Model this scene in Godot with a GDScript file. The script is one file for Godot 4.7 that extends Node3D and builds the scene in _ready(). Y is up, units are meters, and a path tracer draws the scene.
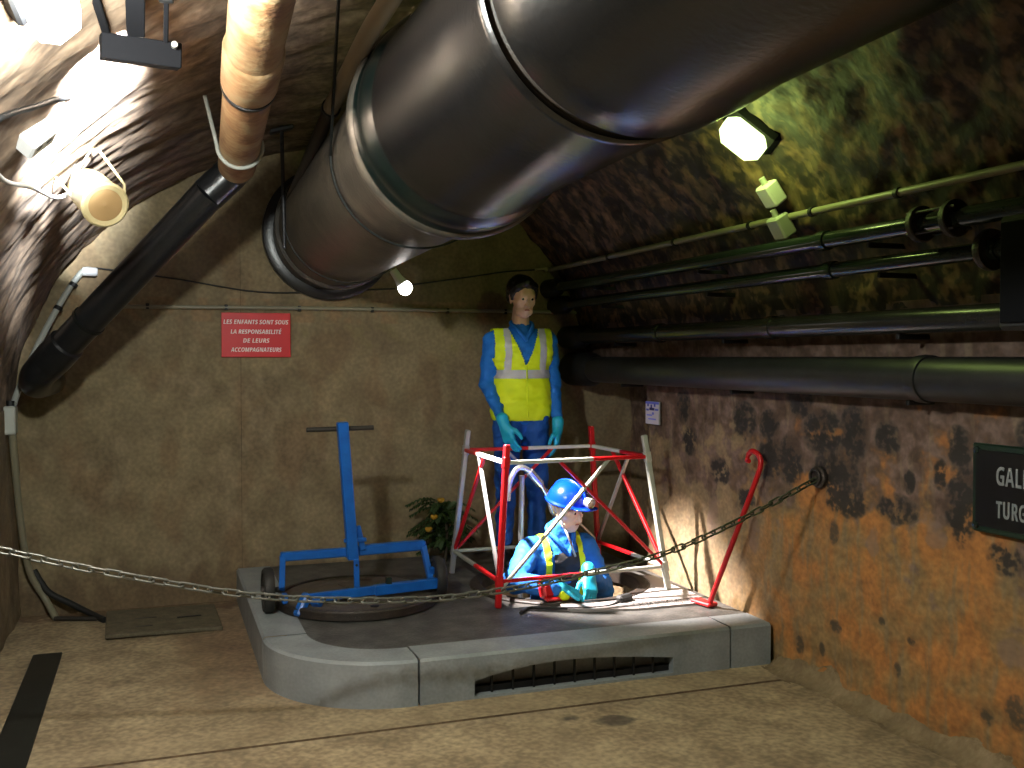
extends Node3D
# An underground sewer gallery: vaulted tunnel, mains pipe, display platform with an open manhole and two worker dummies.

var M := {}
const WZ := -6.35          # the end wall
const VX := 1.2            # vault centre
const VY := 1.2            # springing height
const AL := 1.96           # half width, left
const AR := 1.64           # half width, right
const ZB := 4.0            # back of the gallery
const DECK := 0.2          # platform height

func _ready() -> void:
	camera_and_air()
	lamps()
	materials()
	shell()
	platform()
	mains_pipe()
	left_pipes()
	right_pipes()
	wall_things()
	manhole_cover()
	cover_lifter()
	guard_frame()
	standing_person()
	pit_person()
	chain_barrier()
	small_things()

# ---------------------------------------------------------------- camera, light

func camera_and_air() -> void:
	var cam := Camera3D.new()
	cam.name = "camera"
	cam.position = Vector3(0, 1.5, 0)
	cam.rotation_degrees = Vector3(-1.547, -19.545, 0)
	cam.fov = 42.01
	cam.near = 0.05
	cam.far = 60.0
	add_child(cam)
	var we := WorldEnvironment.new()
	we.name = "world_environment"
	var e := Environment.new()
	e.background_mode = Environment.BG_COLOR
	e.background_color = Color(0, 0, 0)
	e.tonemap_mode = Environment.TONE_MAPPER_LINEAR
	e.tonemap_exposure = 1.0
	e.sdfgi_enabled = true
	e.ssao_enabled = true
	e.ssil_enabled = true
	we.environment = e
	add_child(we)

func omni(called: String, at: Vector3, c: Color, energy: float, size: float) -> void:
	var l := OmniLight3D.new()
	l.name = called
	l.position = at
	l.light_color = c
	l.light_energy = energy
	l.light_size = size
	l.omni_range = 14.0
	l.omni_attenuation = 2.0
	l.shadow_enabled = true
	add_child(l)

func spot(called: String, at: Vector3, to: Vector3, c: Color, energy: float, size: float, angle: float, soft := 1.0) -> void:
	var l := SpotLight3D.new()
	l.name = called
	l.light_color = c
	l.light_energy = energy
	l.light_size = size
	l.spot_range = 14.0
	l.spot_attenuation = 2.0
	l.spot_angle = angle
	l.spot_angle_attenuation = soft
	l.shadow_enabled = true
	add_child(l)
	l.look_at_from_position(at, to, Vector3(0, 1, 0.01))

const FLOOD_AT := Vector3(-0.04, 2.375, -3.10)
const FLOOD_TO := Vector3(-0.325, 2.46, -3.68)
const SPOT_AT := Vector3(1.268, 1.873, -5.30)
const SPOT_TO := Vector3(2.36, 0.22, -5.02)
# bulkhead lamps on the vault: place round the arch, place along the gallery
const BULKS := [[0.232, -2.44], [0.733, -3.53]]

func bulk_at(i: int, off := 0.075) -> Vector3:
	return vault_point(BULKS[i][0], BULKS[i][1]) + vault_normal(BULKS[i][0], BULKS[i][1]) * off

func lamps() -> void:
	omni("bulkhead_light", bulk_at(0, 0.10), Color(0.98, 1.0, 0.97), 4.9, 0.07)
	spot("floodlight_beam", FLOOD_AT + (FLOOD_TO - FLOOD_AT).normalized() * 0.03, FLOOD_TO, Color(0.95, 0.98, 1.0), 260.0, 0.05, 28.0, 0.9)
	spot("spotlight_beam", SPOT_AT + (SPOT_TO - SPOT_AT).normalized() * 0.06, SPOT_TO, Color(1.0, 0.95, 0.93), 50.0, 0.03, 21.0, 0.8)
	omni("bulkhead_light_001", bulk_at(1), Color(0.86, 1.0, 0.50), 0.36, 0.08)

# ---------------------------------------------------------------- textures and materials

func fbm(seed_: int, freq: float, oct := 4) -> FastNoiseLite:
	var n := FastNoiseLite.new()
	n.seed = seed_
	n.noise_type = FastNoiseLite.TYPE_SIMPLEX_SMOOTH
	n.frequency = freq
	n.fractal_octaves = oct
	return n

func ramp(stops: Array, t: float) -> Color:
	t = clampf(t, 0.0, 1.0)
	for i in range(1, stops.size()):
		if t <= stops[i][0]:
			var a = stops[i - 1]
			var b = stops[i]
			return (a[1] as Color).lerp(b[1], (t - a[0]) / maxf(b[0] - a[0], 0.0001))
	return stops[stops.size() - 1][1]

# a seamless mottled colour texture from a coarse and a fine noise
func mottle(seed_: int, size: int, stops: Array, f1: float, f2: float, w: float) -> ImageTexture:
	var a := fbm(seed_, f1, 4).get_seamless_image(size, size).get_data()
	var b := fbm(seed_ + 7, f2, 3).get_seamless_image(size, size).get_data()
	var lut := PackedByteArray()
	for i in 256:
		var c := ramp(stops, i / 255.0)
		lut.append(int(clampf(c.r, 0, 1) * 255)); lut.append(int(clampf(c.g, 0, 1) * 255)); lut.append(int(clampf(c.b, 0, 1) * 255))
	var out := PackedByteArray()
	out.resize(size * size * 3)
	for i in size * size:
		var v := int(clampf(a[i] * (1.0 - w) + b[i] * w, 0.0, 255.0)) * 3
		out[i * 3] = lut[v]; out[i * 3 + 1] = lut[v + 1]; out[i * 3 + 2] = lut[v + 2]
	return ImageTexture.create_from_image(Image.create_from_data(size, size, false, Image.FORMAT_RGB8, out))

func relief(seed_: int, size: int, freq: float, oct := 5) -> ImageTexture:
	return ImageTexture.create_from_image(fbm(seed_, freq, oct).get_seamless_image(size, size))

func plain(c: Color, rough := 0.6, metal := 0.0) -> StandardMaterial3D:
	var m := StandardMaterial3D.new()
	m.albedo_color = c
	m.roughness = rough
	m.metallic = metal
	return m

func tri_mat(tex: Texture2D, tint: Color, scale: float, rough: float, height: Texture2D = null, cm := 0.3) -> StandardMaterial3D:
	var m := plain(tint, rough)
	m.albedo_texture = tex
	m.uv1_triplanar = true
	m.uv1_world_triplanar = true
	m.uv1_scale = Vector3(scale, scale, scale)
	if height:
		m.heightmap_enabled = true
		m.heightmap_texture = height
		m.heightmap_scale = cm
	return m

func glow(c: Color, energy: float) -> StandardMaterial3D:
	var m := plain(Color(0.9, 0.9, 0.9), 0.4)
	m.emission_enabled = true
	m.emission = c
	m.emission_energy_multiplier = energy
	return m

# stains of the right wall: z, height, half length, half height
const DARK_STAINS := [[-3.79, 1.16, 0.12, 0.09], [-3.58, 1.17, 0.08, 0.11], [-3.37, 1.16, 0.06, 0.07], [-2.98, 1.16, 0.05, 0.07], [-2.96, 0.95, 0.07, 0.14], [-3.31, 0.88, 0.11, 0.05], [-3.70, 0.97, 0.14, 0.10], [-3.64, 0.88, 0.13, 0.07], [-4.04, 1.01, 0.08, 0.10], [-4.20, 1.00, 0.09, 0.09], [-2.75, 0.78, 0.07, 0.05], [-3.24, 1.00, 0.03, 0.04], [-3.07, 1.05, 0.03, 0.05], [-4.46, 1.17, 0.07, 0.09], [-4.22, 1.17, 0.07, 0.06], [-4.99, 1.03, 0.07, 0.07], [-4.67, 0.89, 0.09, 0.06], [-4.43, 1.18, 0.08, 0.08], [-5.07, 1.22, 0.07, 0.08], [-3.96, 1.30, 0.09, 0.07], [-4.42, 0.77, 0.07, 0.05], [-2.6, 1.2, 0.1, 0.1], [-2.4, 1.0, 0.1, 0.1]]
const SMALL_STAINS := [[-3.71, 0.72, 0.03, 0.05], [-3.69, 0.30, 0.036, 0.026], [-3.95, 0.15, 0.03, 0.04], [-3.39, 0.40, 0.018, 0.017], [-3.22, 0.36, 0.02, 0.018], [-3.30, 0.22, 0.021, 0.03], [-2.83, 0.19, 0.03, 0.03], [-2.69, 0.25, 0.05, 0.055], [-3.79, 0.17, 0.02, 0.03]]
const PALE_STAINS := [[-3.45, 0.72, 0.04, 0.06], [-3.09, 0.81, 0.05, 0.05], [-2.72, 0.45, 0.06, 0.05], [-4.35, 0.62, 0.05, 0.1], [-4.75, 0.62, 0.06, 0.1]]

# right wall: z -6.35..-2.0 across, height 0..1.7 up
func right_wall_texture() -> ImageTexture:
	var w := 1024
	var h := 448
	var big := fbm(31, 0.012, 4)
	var mid := fbm(32, 0.035, 4)
	var fine := fbm(33, 0.12, 3)
	var streak := fbm(34, 0.03, 3)
	var blot := PackedFloat32Array()
	blot.resize(w * h)
	var small := PackedFloat32Array()
	small.resize(w * h)
	var pale := PackedFloat32Array()
	pale.resize(w * h)
	for set_ in [[DARK_STAINS, blot], [SMALL_STAINS, small], [PALE_STAINS, pale]]:
		var arr: PackedFloat32Array = set_[1]
		for s in set_[0]:
			var cx: float = (s[0] - WZ) / 4.35 * w
			var cy: float = (1.0 - s[1] / 1.7) * h
			var rx: float = s[2] / 4.35 * w
			var ry: float = s[3] / 1.7 * h
			for y in range(maxi(0, int(cy - ry * 2)), mini(h, int(cy + ry * 2))):
				for x in range(maxi(0, int(cx - rx * 2)), mini(w, int(cx + rx * 2))):
					var q := 1.0 - (pow((x - cx) / rx, 2.0) + pow((y - cy) / ry, 2.0)) * 0.5
					arr[y * w + x] = maxf(arr[y * w + x], q)
		if set_[0] == DARK_STAINS: blot = arr
		elif set_[0] == SMALL_STAINS: small = arr
		else: pale = arr
	var img := Image.create(w, h, false, Image.FORMAT_RGB8)
	var orange := Color(0.60, 0.40, 0.20)
	var ochre := Color(0.50, 0.40, 0.25)
	var grey := Color(0.50, 0.44, 0.34)
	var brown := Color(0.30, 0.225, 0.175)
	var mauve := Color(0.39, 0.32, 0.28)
	var black := Color(0.10, 0.09, 0.075)
	for y in h:
		var yy := (1.0 - y / float(h)) * 1.7
		for x in w:
			var z := WZ + x / float(w) * 4.35
			var b := big.get_noise_2d(x, y)
			var m := mid.get_noise_2d(x, y)
			var f := fine.get_noise_2d(x, y)
			var s := streak.get_noise_2d(x * 2.0, y * 0.25)
			var c := orange.lerp(ochre, clampf(0.45 + b * 1.6 + s * 0.5, 0, 1))
			c = c.lerp(grey, smoothstep(-4.2, -4.6, z + b * 0.5) * 0.85)
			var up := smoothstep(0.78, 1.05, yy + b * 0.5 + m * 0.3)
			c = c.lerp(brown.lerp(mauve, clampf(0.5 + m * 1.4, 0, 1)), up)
			c = c.lerp(grey * 0.9, smoothstep(0.15, 0.45, s - 0.05) * 0.45)
			c = c * (1.0 + f * 0.16 + m * 0.14)
			var k := y * w + x
			c = c.lerp(mauve * 1.15, smoothstep(0.25, 0.6, pale[k] * (1.0 + m)) * 0.6)
			c = c.lerp(black, smoothstep(0.05, 0.95, blot[k] * (1.0 + m * 1.8 + f * 1.2)) * 0.9)
			c = c.lerp(black * 1.9, smoothstep(0.1, 0.9, small[k] * (1.0 + m * 0.8 + f)) * 0.75)
			img.set_pixel(x, y, Color(clampf(c.r, 0, 1), clampf(c.g, 0, 1), clampf(c.b, 0, 1)))
	return ImageTexture.create_from_image(img)

# end wall: x -0.8..3.2 across, height 0..2.9 up; the scratched plaster has patches, runs and a vertical joint
func end_wall_texture() -> ImageTexture:
	var w := 800
	var h := 580
	var big := fbm(41, 0.008, 4)
	var mid := fbm(42, 0.03, 4)
	var fine := fbm(43, 0.15, 3)
	var img := Image.create(w, h, false, Image.FORMAT_RGB8)
	var base := Color(0.50, 0.445, 0.335)
	var dusk := Color(0.39, 0.335, 0.245)
	var paler := Color(0.60, 0.54, 0.43)
	var olive := Color(0.38, 0.35, 0.21)
	var rusty := Color(0.44, 0.35, 0.25)
	for y in h:
		var yy := (1.0 - y / float(h)) * 2.9
		for x in w:
			var xx := -0.8 + x / float(w) * 4.0
			var b := big.get_noise_2d(x, y * 1.3)
			var m := mid.get_noise_2d(x, y * 0.7)
			var f := fine.get_noise_2d(x, y)
			var c := base.lerp(dusk, clampf(0.25 + b * 1.1, 0, 1))
			c = c.lerp(paler, smoothstep(0.0, 0.6, b + m * 0.35) * 0.4)
			c = c.lerp(olive, smoothstep(1.2, 1.8, xx + b * 1.2) * smoothstep(1.45, 1.95, yy + m * 0.4) * 0.75)
			c = c.lerp(rusty, smoothstep(0.05, 0.5, big.get_noise_2d(x * 1.6 + 400, y * 0.9 + 90)) * 0.45)
			c = c.lerp(rusty * 0.8, smoothstep(0.30, 0.08, yy + m * 0.12) * 0.6)
			if yy > 1.72 and yy < 1.86: c = c.lerp(rusty * 1.15, smoothstep(-0.1, 0.25, m) * 0.6)
			c = c * (1.0 + f * 0.14 + m * 0.10)
			img.set_pixel(x, y, Color(clampf(c.r, 0, 1), clampf(c.g, 0, 1), clampf(c.b, 0, 1)))
	return ImageTexture.create_from_image(img)

# floor: x -1..3.5 across, z -6.5..-2 down, then it repeats; gritty concrete with dirt where the photograph shows it
func floor_texture() -> ImageTexture:
	var n := 1024
	var a := fbm(61, 0.012, 4).get_seamless_image(n, n).get_data()
	var g := fbm(62, 0.11, 4).get_seamless_image(n, n).get_data()
	var k := fbm(63, 0.03, 4).get_seamless_image(n, n).get_data()
	var deep := Color(0.48, 0.415, 0.32)
	var sand := Color(0.64, 0.57, 0.45)
	var mud := Color(0.33, 0.235, 0.16)
	var soot := Color(0.17, 0.15, 0.13)
	var out := PackedByteArray()
	out.resize(n * n * 3)
	for y in n:
		var z := -6.5 + 4.5 * y / n
		for x in n:
			var i := y * n + x
			var xx := -1.0 + 4.5 * x / n
			var c := deep.lerp(sand, clampf(0.6 + (a[i] - 128.0) / 220.0 + (k[i] - 128.0) / 420.0, 0.0, 1.0))
			var kk := k[i] / 255.0 - 0.5
			var f := (g[i] / 255.0 - 0.5)
			# trodden mud beside the platform and at the foot of the end wall, in blotches
			var m := 1.0 - maxf(absf(xx - 0.34) / 0.30, absf(z + 5.35) / 1.0) + kk * 1.1 + f * 0.3
			if m > 0.0 and z < -3.6: c = c.lerp(mud, clampf(m * 0.7, 0.0, 0.42))
			var e := (-6.12 - z) / 0.2 + kk * 2.0
			if e > 0.0: c = c.lerp(mud, clampf(e, 0.0, 0.6))
			for q in [[1.76, -3.72, 0.10, 0.06], [1.60, -3.80, 0.05, 0.03]]:
				var d := 1.0 - pow((xx - q[0]) / q[2], 2.0) - pow((z - q[1]) / q[3], 2.0) + kk * 1.5
				if d > 0.0: c = c.lerp(soot, clampf(d, 0.0, 0.6))
			var t := 1.0 + f * 0.42
			out[i * 3] = int(clampf(c.r * t, 0, 1) * 255)
			out[i * 3 + 1] = int(clampf(c.g * t, 0, 1) * 255)
			out[i * 3 + 2] = int(clampf(c.b * t, 0, 1) * 255)
	return ImageTexture.create_from_image(Image.create_from_data(n, n, false, Image.FORMAT_RGB8, out))

func materials() -> void:
	var rough_h := relief(3, 512, 0.02)
	var grain_h := relief(4, 512, 0.06)
	var soft_h := relief(5, 256, 0.012, 3)
	M.end = plain(Color.WHITE, 0.9)
	M.end.albedo_texture = end_wall_texture()
	M.end.heightmap_enabled = true
	M.end.heightmap_texture = rough_h
	M.end.heightmap_scale = 0.5
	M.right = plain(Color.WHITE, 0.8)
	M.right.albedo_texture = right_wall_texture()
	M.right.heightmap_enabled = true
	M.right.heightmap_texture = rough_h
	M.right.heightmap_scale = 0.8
	var stone := mottle(11, 512, [[0.0, Color(0.20, 0.165, 0.135)], [0.35, Color(0.34, 0.275, 0.22)], [0.55, Color(0.47, 0.39, 0.315)], [0.75, Color(0.57, 0.49, 0.41)], [1.0, Color(0.66, 0.60, 0.52)]], 0.012, 0.06, 0.4)
	M.vault = tri_mat(stone, Color(1, 1, 1), 0.6, 0.9, rough_h, 0.9)
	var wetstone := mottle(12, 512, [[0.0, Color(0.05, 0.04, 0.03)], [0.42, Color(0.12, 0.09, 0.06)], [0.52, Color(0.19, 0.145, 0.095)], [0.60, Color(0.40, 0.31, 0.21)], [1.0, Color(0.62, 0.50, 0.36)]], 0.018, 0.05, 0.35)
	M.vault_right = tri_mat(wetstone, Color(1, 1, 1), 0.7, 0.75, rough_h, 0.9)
	M.floor = tri_mat(floor_texture(), Color(1, 1, 1), 1.0 / 4.5, 0.85)
	M.floor.uv1_offset = Vector3(1.0 / 4.5, 0, 6.5 / 4.5)
	M.groove = plain(Color(0.22, 0.18, 0.12), 0.9)
	var cem := mottle(14, 256, [[0.0, Color(0.34, 0.28, 0.2)], [0.5, Color(0.47, 0.40, 0.29)], [1.0, Color(0.6, 0.53, 0.42)]], 0.02, 0.12, 0.4)
	M.cement = tri_mat(cem, Color(1, 1, 1), 1.2, 0.9, rough_h, 1.5)
	var kerb := mottle(15, 256, [[0.0, Color(0.44, 0.46, 0.465)], [0.5, Color(0.53, 0.55, 0.555)], [1.0, Color(0.62, 0.64, 0.65)]], 0.015, 0.2, 0.4)
	M.kerb = tri_mat(kerb, Color(1, 1, 1), 1.0, 0.5, grain_h, 0.05)
	var tar := mottle(16, 256, [[0.0, Color(0.18, 0.175, 0.165)], [0.5, Color(0.29, 0.285, 0.27)], [1.0, Color(0.43, 0.42, 0.40)]], 0.02, 0.2, 0.4)
	M.deck = tri_mat(tar, Color(1, 1, 1), 1.2, 0.55, grain_h, 0.15)
	M.black_paint = tri_mat(mottle(17, 256, [[0.0, Color(0.02, 0.02, 0.025)], [0.5, Color(0.035, 0.035, 0.04)], [1.0, Color(0.06, 0.06, 0.06)]], 0.02, 0.1, 0.3), Color(1, 1, 1), 1.5, 0.27, grain_h, 0.06)
	M.black_paint.metallic_specular = 0.55
	M.dusty_paint = tri_mat(mottle(18, 256, [[0.0, Color(0.16, 0.15, 0.14)], [0.5, Color(0.24, 0.225, 0.20)], [1.0, Color(0.36, 0.33, 0.28)]], 0.02, 0.1, 0.3), Color(1, 1, 1), 1.2, 0.42, grain_h, 0.12)
	M.green_black = plain(Color(0.02, 0.055, 0.05), 0.28)
	M.strap = plain(Color(0.07, 0.085, 0.08), 0.5, 0.3)
	M.rod = plain(Color(0.22, 0.22, 0.23), 0.5, 0.5)
	M.rust_pipe = tri_mat(mottle(19, 256, [[0.0, Color(0.30, 0.18, 0.11)], [0.35, Color(0.50, 0.36, 0.23)], [0.6, Color(0.62, 0.52, 0.38)], [1.0, Color(0.60, 0.58, 0.46)]], 0.015, 0.1, 0.3), Color(1, 1, 1), 1.0, 0.6, grain_h, 0.2)
	M.drain_black = tri_mat(mottle(20, 256, [[0.0, Color(0.06, 0.065, 0.07)], [1.0, Color(0.12, 0.125, 0.13)]], 0.03, 0.15, 0.4), Color(1, 1, 1), 1.5, 0.3, grain_h, 0.05)
	M.clay_pipe = plain(Color(0.55, 0.50, 0.42), 0.55)
	M.dark_pipe = plain(Color(0.16, 0.14, 0.12), 0.6)
	M.green_pipe = tri_mat(mottle(21, 256, [[0.0, Color(0.09, 0.12, 0.11)], [1.0, Color(0.16, 0.20, 0.18)]], 0.02, 0.1, 0.3), Color(1, 1, 1), 1.5, 0.16, soft_h, 0.03)
	M.coal_pipe = tri_mat(mottle(22, 256, [[0.0, Color(0.08, 0.08, 0.08)], [1.0, Color(0.20, 0.19, 0.18)]], 0.02, 0.1, 0.3), Color(1, 1, 1), 1.5, 0.22, soft_h, 0.05)
	M.fat_pipe = tri_mat(mottle(23, 256, [[0.0, Color(0.07, 0.07, 0.07)], [1.0, Color(0.14, 0.14, 0.135)]], 0.02, 0.1, 0.3), Color(1, 1, 1), 1.5, 0.42, soft_h, 0.1)
	M.iron = tri_mat(mottle(24, 256, [[0.0, Color(0.09, 0.075, 0.06)], [0.6, Color(0.17, 0.14, 0.115)], [1.0, Color(0.28, 0.22, 0.17)]], 0.02, 0.15, 0.4), Color(1, 1, 1), 3.0, 0.55, grain_h, 0.2)
	M.cover_top = tri_mat(mottle(29, 256, [[0.0, Color(0.24, 0.21, 0.18)], [1.0, Color(0.36, 0.32, 0.27)]], 0.02, 0.15, 0.4), Color(1, 1, 1), 3.0, 0.6, grain_h, 0.15)
	M.conduit = plain(Color(0.50, 0.48, 0.40), 0.45)
	M.grey_plastic = plain(Color(0.62, 0.63, 0.60), 0.5)
	M.white_plastic = plain(Color(0.80, 0.80, 0.80), 0.45)
	M.cream = plain(Color(0.60, 0.55, 0.40), 0.5)
	M.cream_grille = plain(Color(0.50, 0.40, 0.25), 0.6)
	M.steel = plain(Color(0.60, 0.60, 0.58), 0.35, 0.7)
	M.black = plain(Color(0.035, 0.035, 0.04), 0.55)
	M.housing = plain(Color(0.05, 0.05, 0.06), 0.9)
	M.housing.metallic_specular = 0.2
	M.rubber = plain(Color(0.09, 0.09, 0.085), 0.7)
	M.mat_black = tri_mat(mottle(25, 128, [[0.0, Color(0.05, 0.055, 0.05)], [0.7, Color(0.10, 0.11, 0.095)], [1.0, Color(0.26, 0.25, 0.2)]], 0.03, 0.2, 0.5), Color(1, 1, 1), 3.0, 0.55)
	M.blue = tri_mat(mottle(26, 128, [[0.0, Color(0.02, 0.28, 0.58)], [1.0, Color(0.05, 0.38, 0.72)]], 0.03, 0.2, 0.3), Color(1, 1, 1), 2.0, 0.4)
	M.red = plain(Color(0.70, 0.05, 0.08), 0.4)
	M.sign_red = plain(Color(0.78, 0.07, 0.11), 0.45)
	M.white_bar = plain(Color(0.80, 0.80, 0.78), 0.4)
	M.grey_bar = plain(Color(0.62, 0.63, 0.59), 0.45)
	M.galv = plain(Color(0.66, 0.66, 0.66), 0.35, 0.55)
	M.ink_white = plain(Color(0.93, 0.90, 0.88), 0.5)
	M.sign_black = plain(Color(0.03, 0.035, 0.035), 0.35)
	M.sign_green = plain(Color(0.05, 0.14, 0.09), 0.4)
	M.sign_letter = plain(Color(0.48, 0.50, 0.50), 0.5)
	var cloth_h := relief(6, 256, 0.03, 3)
	M.overall = tri_mat(mottle(27, 128, [[0.0, Color(0.01, 0.34, 0.66)], [1.0, Color(0.02, 0.43, 0.78)]], 0.03, 0.2, 0.3), Color(1, 1, 1), 4.0, 0.75, cloth_h, 0.25)
	M.trouser = tri_mat(mottle(28, 128, [[0.0, Color(0.0, 0.24, 0.52)], [1.0, Color(0.01, 0.31, 0.62)]], 0.03, 0.2, 0.3), Color(1, 1, 1), 4.0, 0.75, cloth_h, 0.25)
	M.vest = plain(Color(0.80, 0.88, 0.03), 0.7)
	M.silver_tape = plain(Color(0.68, 0.68, 0.70), 0.4)
	M.glove = plain(Color(0.08, 0.62, 0.75), 0.55)
	M.skin = plain(Color(0.86, 0.71, 0.60), 0.5)
	M.lips = plain(Color(0.62, 0.32, 0.28), 0.5)
	M.hair = plain(Color(0.035, 0.028, 0.025), 0.45)
	M.eye = plain(Color(0.75, 0.73, 0.70), 0.2)
	M.iris = plain(Color(0.06, 0.04, 0.03), 0.2)
	M.boot = plain(Color(0.06, 0.06, 0.065), 0.5)
	M.helmet = plain(Color(0.01, 0.17, 0.62), 0.2)
	M.grey_cloth = plain(Color(0.13, 0.12, 0.12), 0.8)
	M.leaf = plain(Color(0.16, 0.24, 0.08), 0.6)
	M.stem = plain(Color(0.20, 0.16, 0.09), 0.7)
	M.flower = plain(Color(0.62, 0.46, 0.06), 0.6)
	M.pale_plate = plain(Color(0.60, 0.57, 0.56), 0.5)
	M.lid = tri_mat(mottle(35, 128, [[0.0, Color(0.24, 0.215, 0.16)], [0.5, Color(0.34, 0.31, 0.24)], [1.0, Color(0.44, 0.40, 0.32)]], 0.03, 0.15, 0.4), Color(1, 1, 1), 2.5, 0.8, grain_h, 0.2)
	M.left_plaster = tri_mat(mottle(36, 256, [[0.0, Color(0.34, 0.28, 0.20)], [0.5, Color(0.47, 0.40, 0.30)], [1.0, Color(0.60, 0.53, 0.42)]], 0.012, 0.1, 0.3), Color(1, 1, 1), 0.9, 0.9, rough_h, 0.5)
	M.chain_steel = plain(Color(0.46, 0.46, 0.43), 0.35, 0.6)
	M.chain_dull = plain(Color(0.26, 0.27, 0.20), 0.45, 0.3)
	M.bright_steel = plain(Color(0.78, 0.78, 0.78), 0.22, 0.85)
	M.lens_left = glow(Color(0.93, 1.0, 0.93), 3.0)
	M.lens_right = glow(Color(0.90, 1.0, 0.70), 3.0)
	M.bulb = glow(Color(1.0, 0.97, 0.95), 14.0)
	M.lens_spot = glow(Color(1.0, 0.97, 0.95), 4.0)

# ---------------------------------------------------------------- node helpers

var used := {}

func numbered(n: String) -> String:
	if not used.has(n):
		used[n] = 0
		return n
	used[n] += 1
	return "%s_%03d" % [n, used[n]]

func thing(called: String, label: String, category: String, at := Vector3.ZERO, group := "") -> Node3D:
	var o := Node3D.new()
	o.name = numbered(called)
	add_child(o)
	o.position = at
	o.set_meta("label", label)
	o.set_meta("category", category)
	if group: o.set_meta("group", group)
	return o

func part(parent: Node, called: String, mesh: Mesh, m: Material, xf := Transform3D.IDENTITY) -> MeshInstance3D:
	var o := MeshInstance3D.new()
	o.name = called
	o.mesh = mesh
	o.material_override = m
	o.transform = xf
	o.cast_shadow = GeometryInstance3D.SHADOW_CASTING_SETTING_ON
	parent.add_child(o, true)
	return o

func structure(called: String, mesh: Mesh, m: Material, label: String, category: String) -> MeshInstance3D:
	var o := part(self, called, mesh, m)
	o.set_meta("kind", "structure")
	o.set_meta("label", label)
	o.set_meta("category", category)
	return o

func solo(called: String, mesh: Mesh, m: Material, label: String, category: String, at := Vector3.ZERO, group := "") -> MeshInstance3D:
	var o := part(self, numbered(called), mesh, m)
	o.position = at
	o.set_meta("label", label)
	o.set_meta("category", category)
	if group: o.set_meta("group", group)
	return o

# ---------------------------------------------------------------- mesh helpers

func new_st() -> SurfaceTool:
	var st := SurfaceTool.new()
	st.begin(Mesh.PRIMITIVE_TRIANGLES)
	return st

func tri(st: SurfaceTool, a: Vector3, b: Vector3, c: Vector3, out: Vector3) -> void:
	var n := (b - a).cross(c - a)
	if n.length_squared() < 1e-16: return
	if n.dot(out) < 0.0:
		var t := b; b = c; c = t
		n = -n
	n = n.normalized()
	for p in [a, c, b]:
		st.set_normal(n)
		st.add_vertex(p)

func quad(st: SurfaceTool, a: Vector3, b: Vector3, c: Vector3, d: Vector3, out: Vector3) -> void:
	tri(st, a, b, c, out)
	tri(st, a, c, d, out)

func add_box(st: SurfaceTool, xf: Transform3D, size: Vector3, bevel := 0.0) -> void:
	var h := size * 0.5
	var bv := minf(bevel, minf(h.x, minf(h.y, h.z)) * 0.9)
	var f := func(axis: int, s: Vector3) -> Vector3:
		var v := Vector3(s.x * h.x, s.y * h.y, s.z * h.z)
		for k in 3:
			if k != axis: v[k] -= s[k] * bv
		return v
	for i in 3:
		var j := (i + 1) % 3
		var k := (i + 2) % 3
		for si in [-1.0, 1.0]:
			var pts := []
			for q in [[-1.0, -1.0], [1.0, -1.0], [1.0, 1.0], [-1.0, 1.0]]:
				var s := Vector3.ZERO
				s[i] = si; s[j] = q[0]; s[k] = q[1]
				pts.append(xf * (f.call(i, s) as Vector3))
			var o := Vector3.ZERO
			o[i] = si
			quad(st, pts[0], pts[1], pts[2], pts[3], xf.basis * o)
			if bv > 0.0:
				for sj in [-1.0, 1.0]:
					var s1 := Vector3.ZERO
					s1[i] = si; s1[j] = sj; s1[k] = -1.0
					var s2 := s1
					s2[k] = 1.0
					var oo := Vector3.ZERO
					oo[i] = si; oo[j] = sj
					quad(st, xf * (f.call(i, s1) as Vector3), xf * (f.call(i, s2) as Vector3), xf * (f.call(j, s2) as Vector3), xf * (f.call(j, s1) as Vector3), xf.basis * oo)
	if bv > 0.0:
		for n in 8:
			var s := Vector3(1.0 if n & 1 else -1.0, 1.0 if n & 2 else -1.0, 1.0 if n & 4 else -1.0)
			tri(st, xf * (f.call(0, s) as Vector3), xf * (f.call(1, s) as Vector3), xf * (f.call(2, s) as Vector3), xf.basis * s)

func box(size: Vector3, bevel := 0.004, xf := Transform3D.IDENTITY) -> Mesh:
	var st := new_st()
	add_box(st, xf, size, bevel)
	return st.commit()

func frame_for(t: Vector3, up := Vector3.UP) -> Basis:
	# y along t
	var y := t.normalized()
	var x := y.cross(up)
	if x.length() < 0.01: x = y.cross(Vector3.RIGHT)
	x = x.normalized()
	return Basis(x, y, x.cross(y).normalized())

func bar_xf(a: Vector3, b: Vector3, up := Vector3.UP) -> Transform3D:
	return Transform3D(frame_for(b - a, up), (a + b) * 0.5)

func add_bar(st: SurfaceTool, a: Vector3, b: Vector3, w: float, d: float, bevel := 0.003, up := Vector3.UP) -> void:
	add_box(st, bar_xf(a, b, up), Vector3(w, (b - a).length(), d), bevel)

func bar(a: Vector3, b: Vector3, w: float, d: float, bevel := 0.003, up := Vector3.UP) -> Mesh:
	var st := new_st()
	add_bar(st, a, b, w, d, bevel, up)
	return st.commit()

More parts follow.
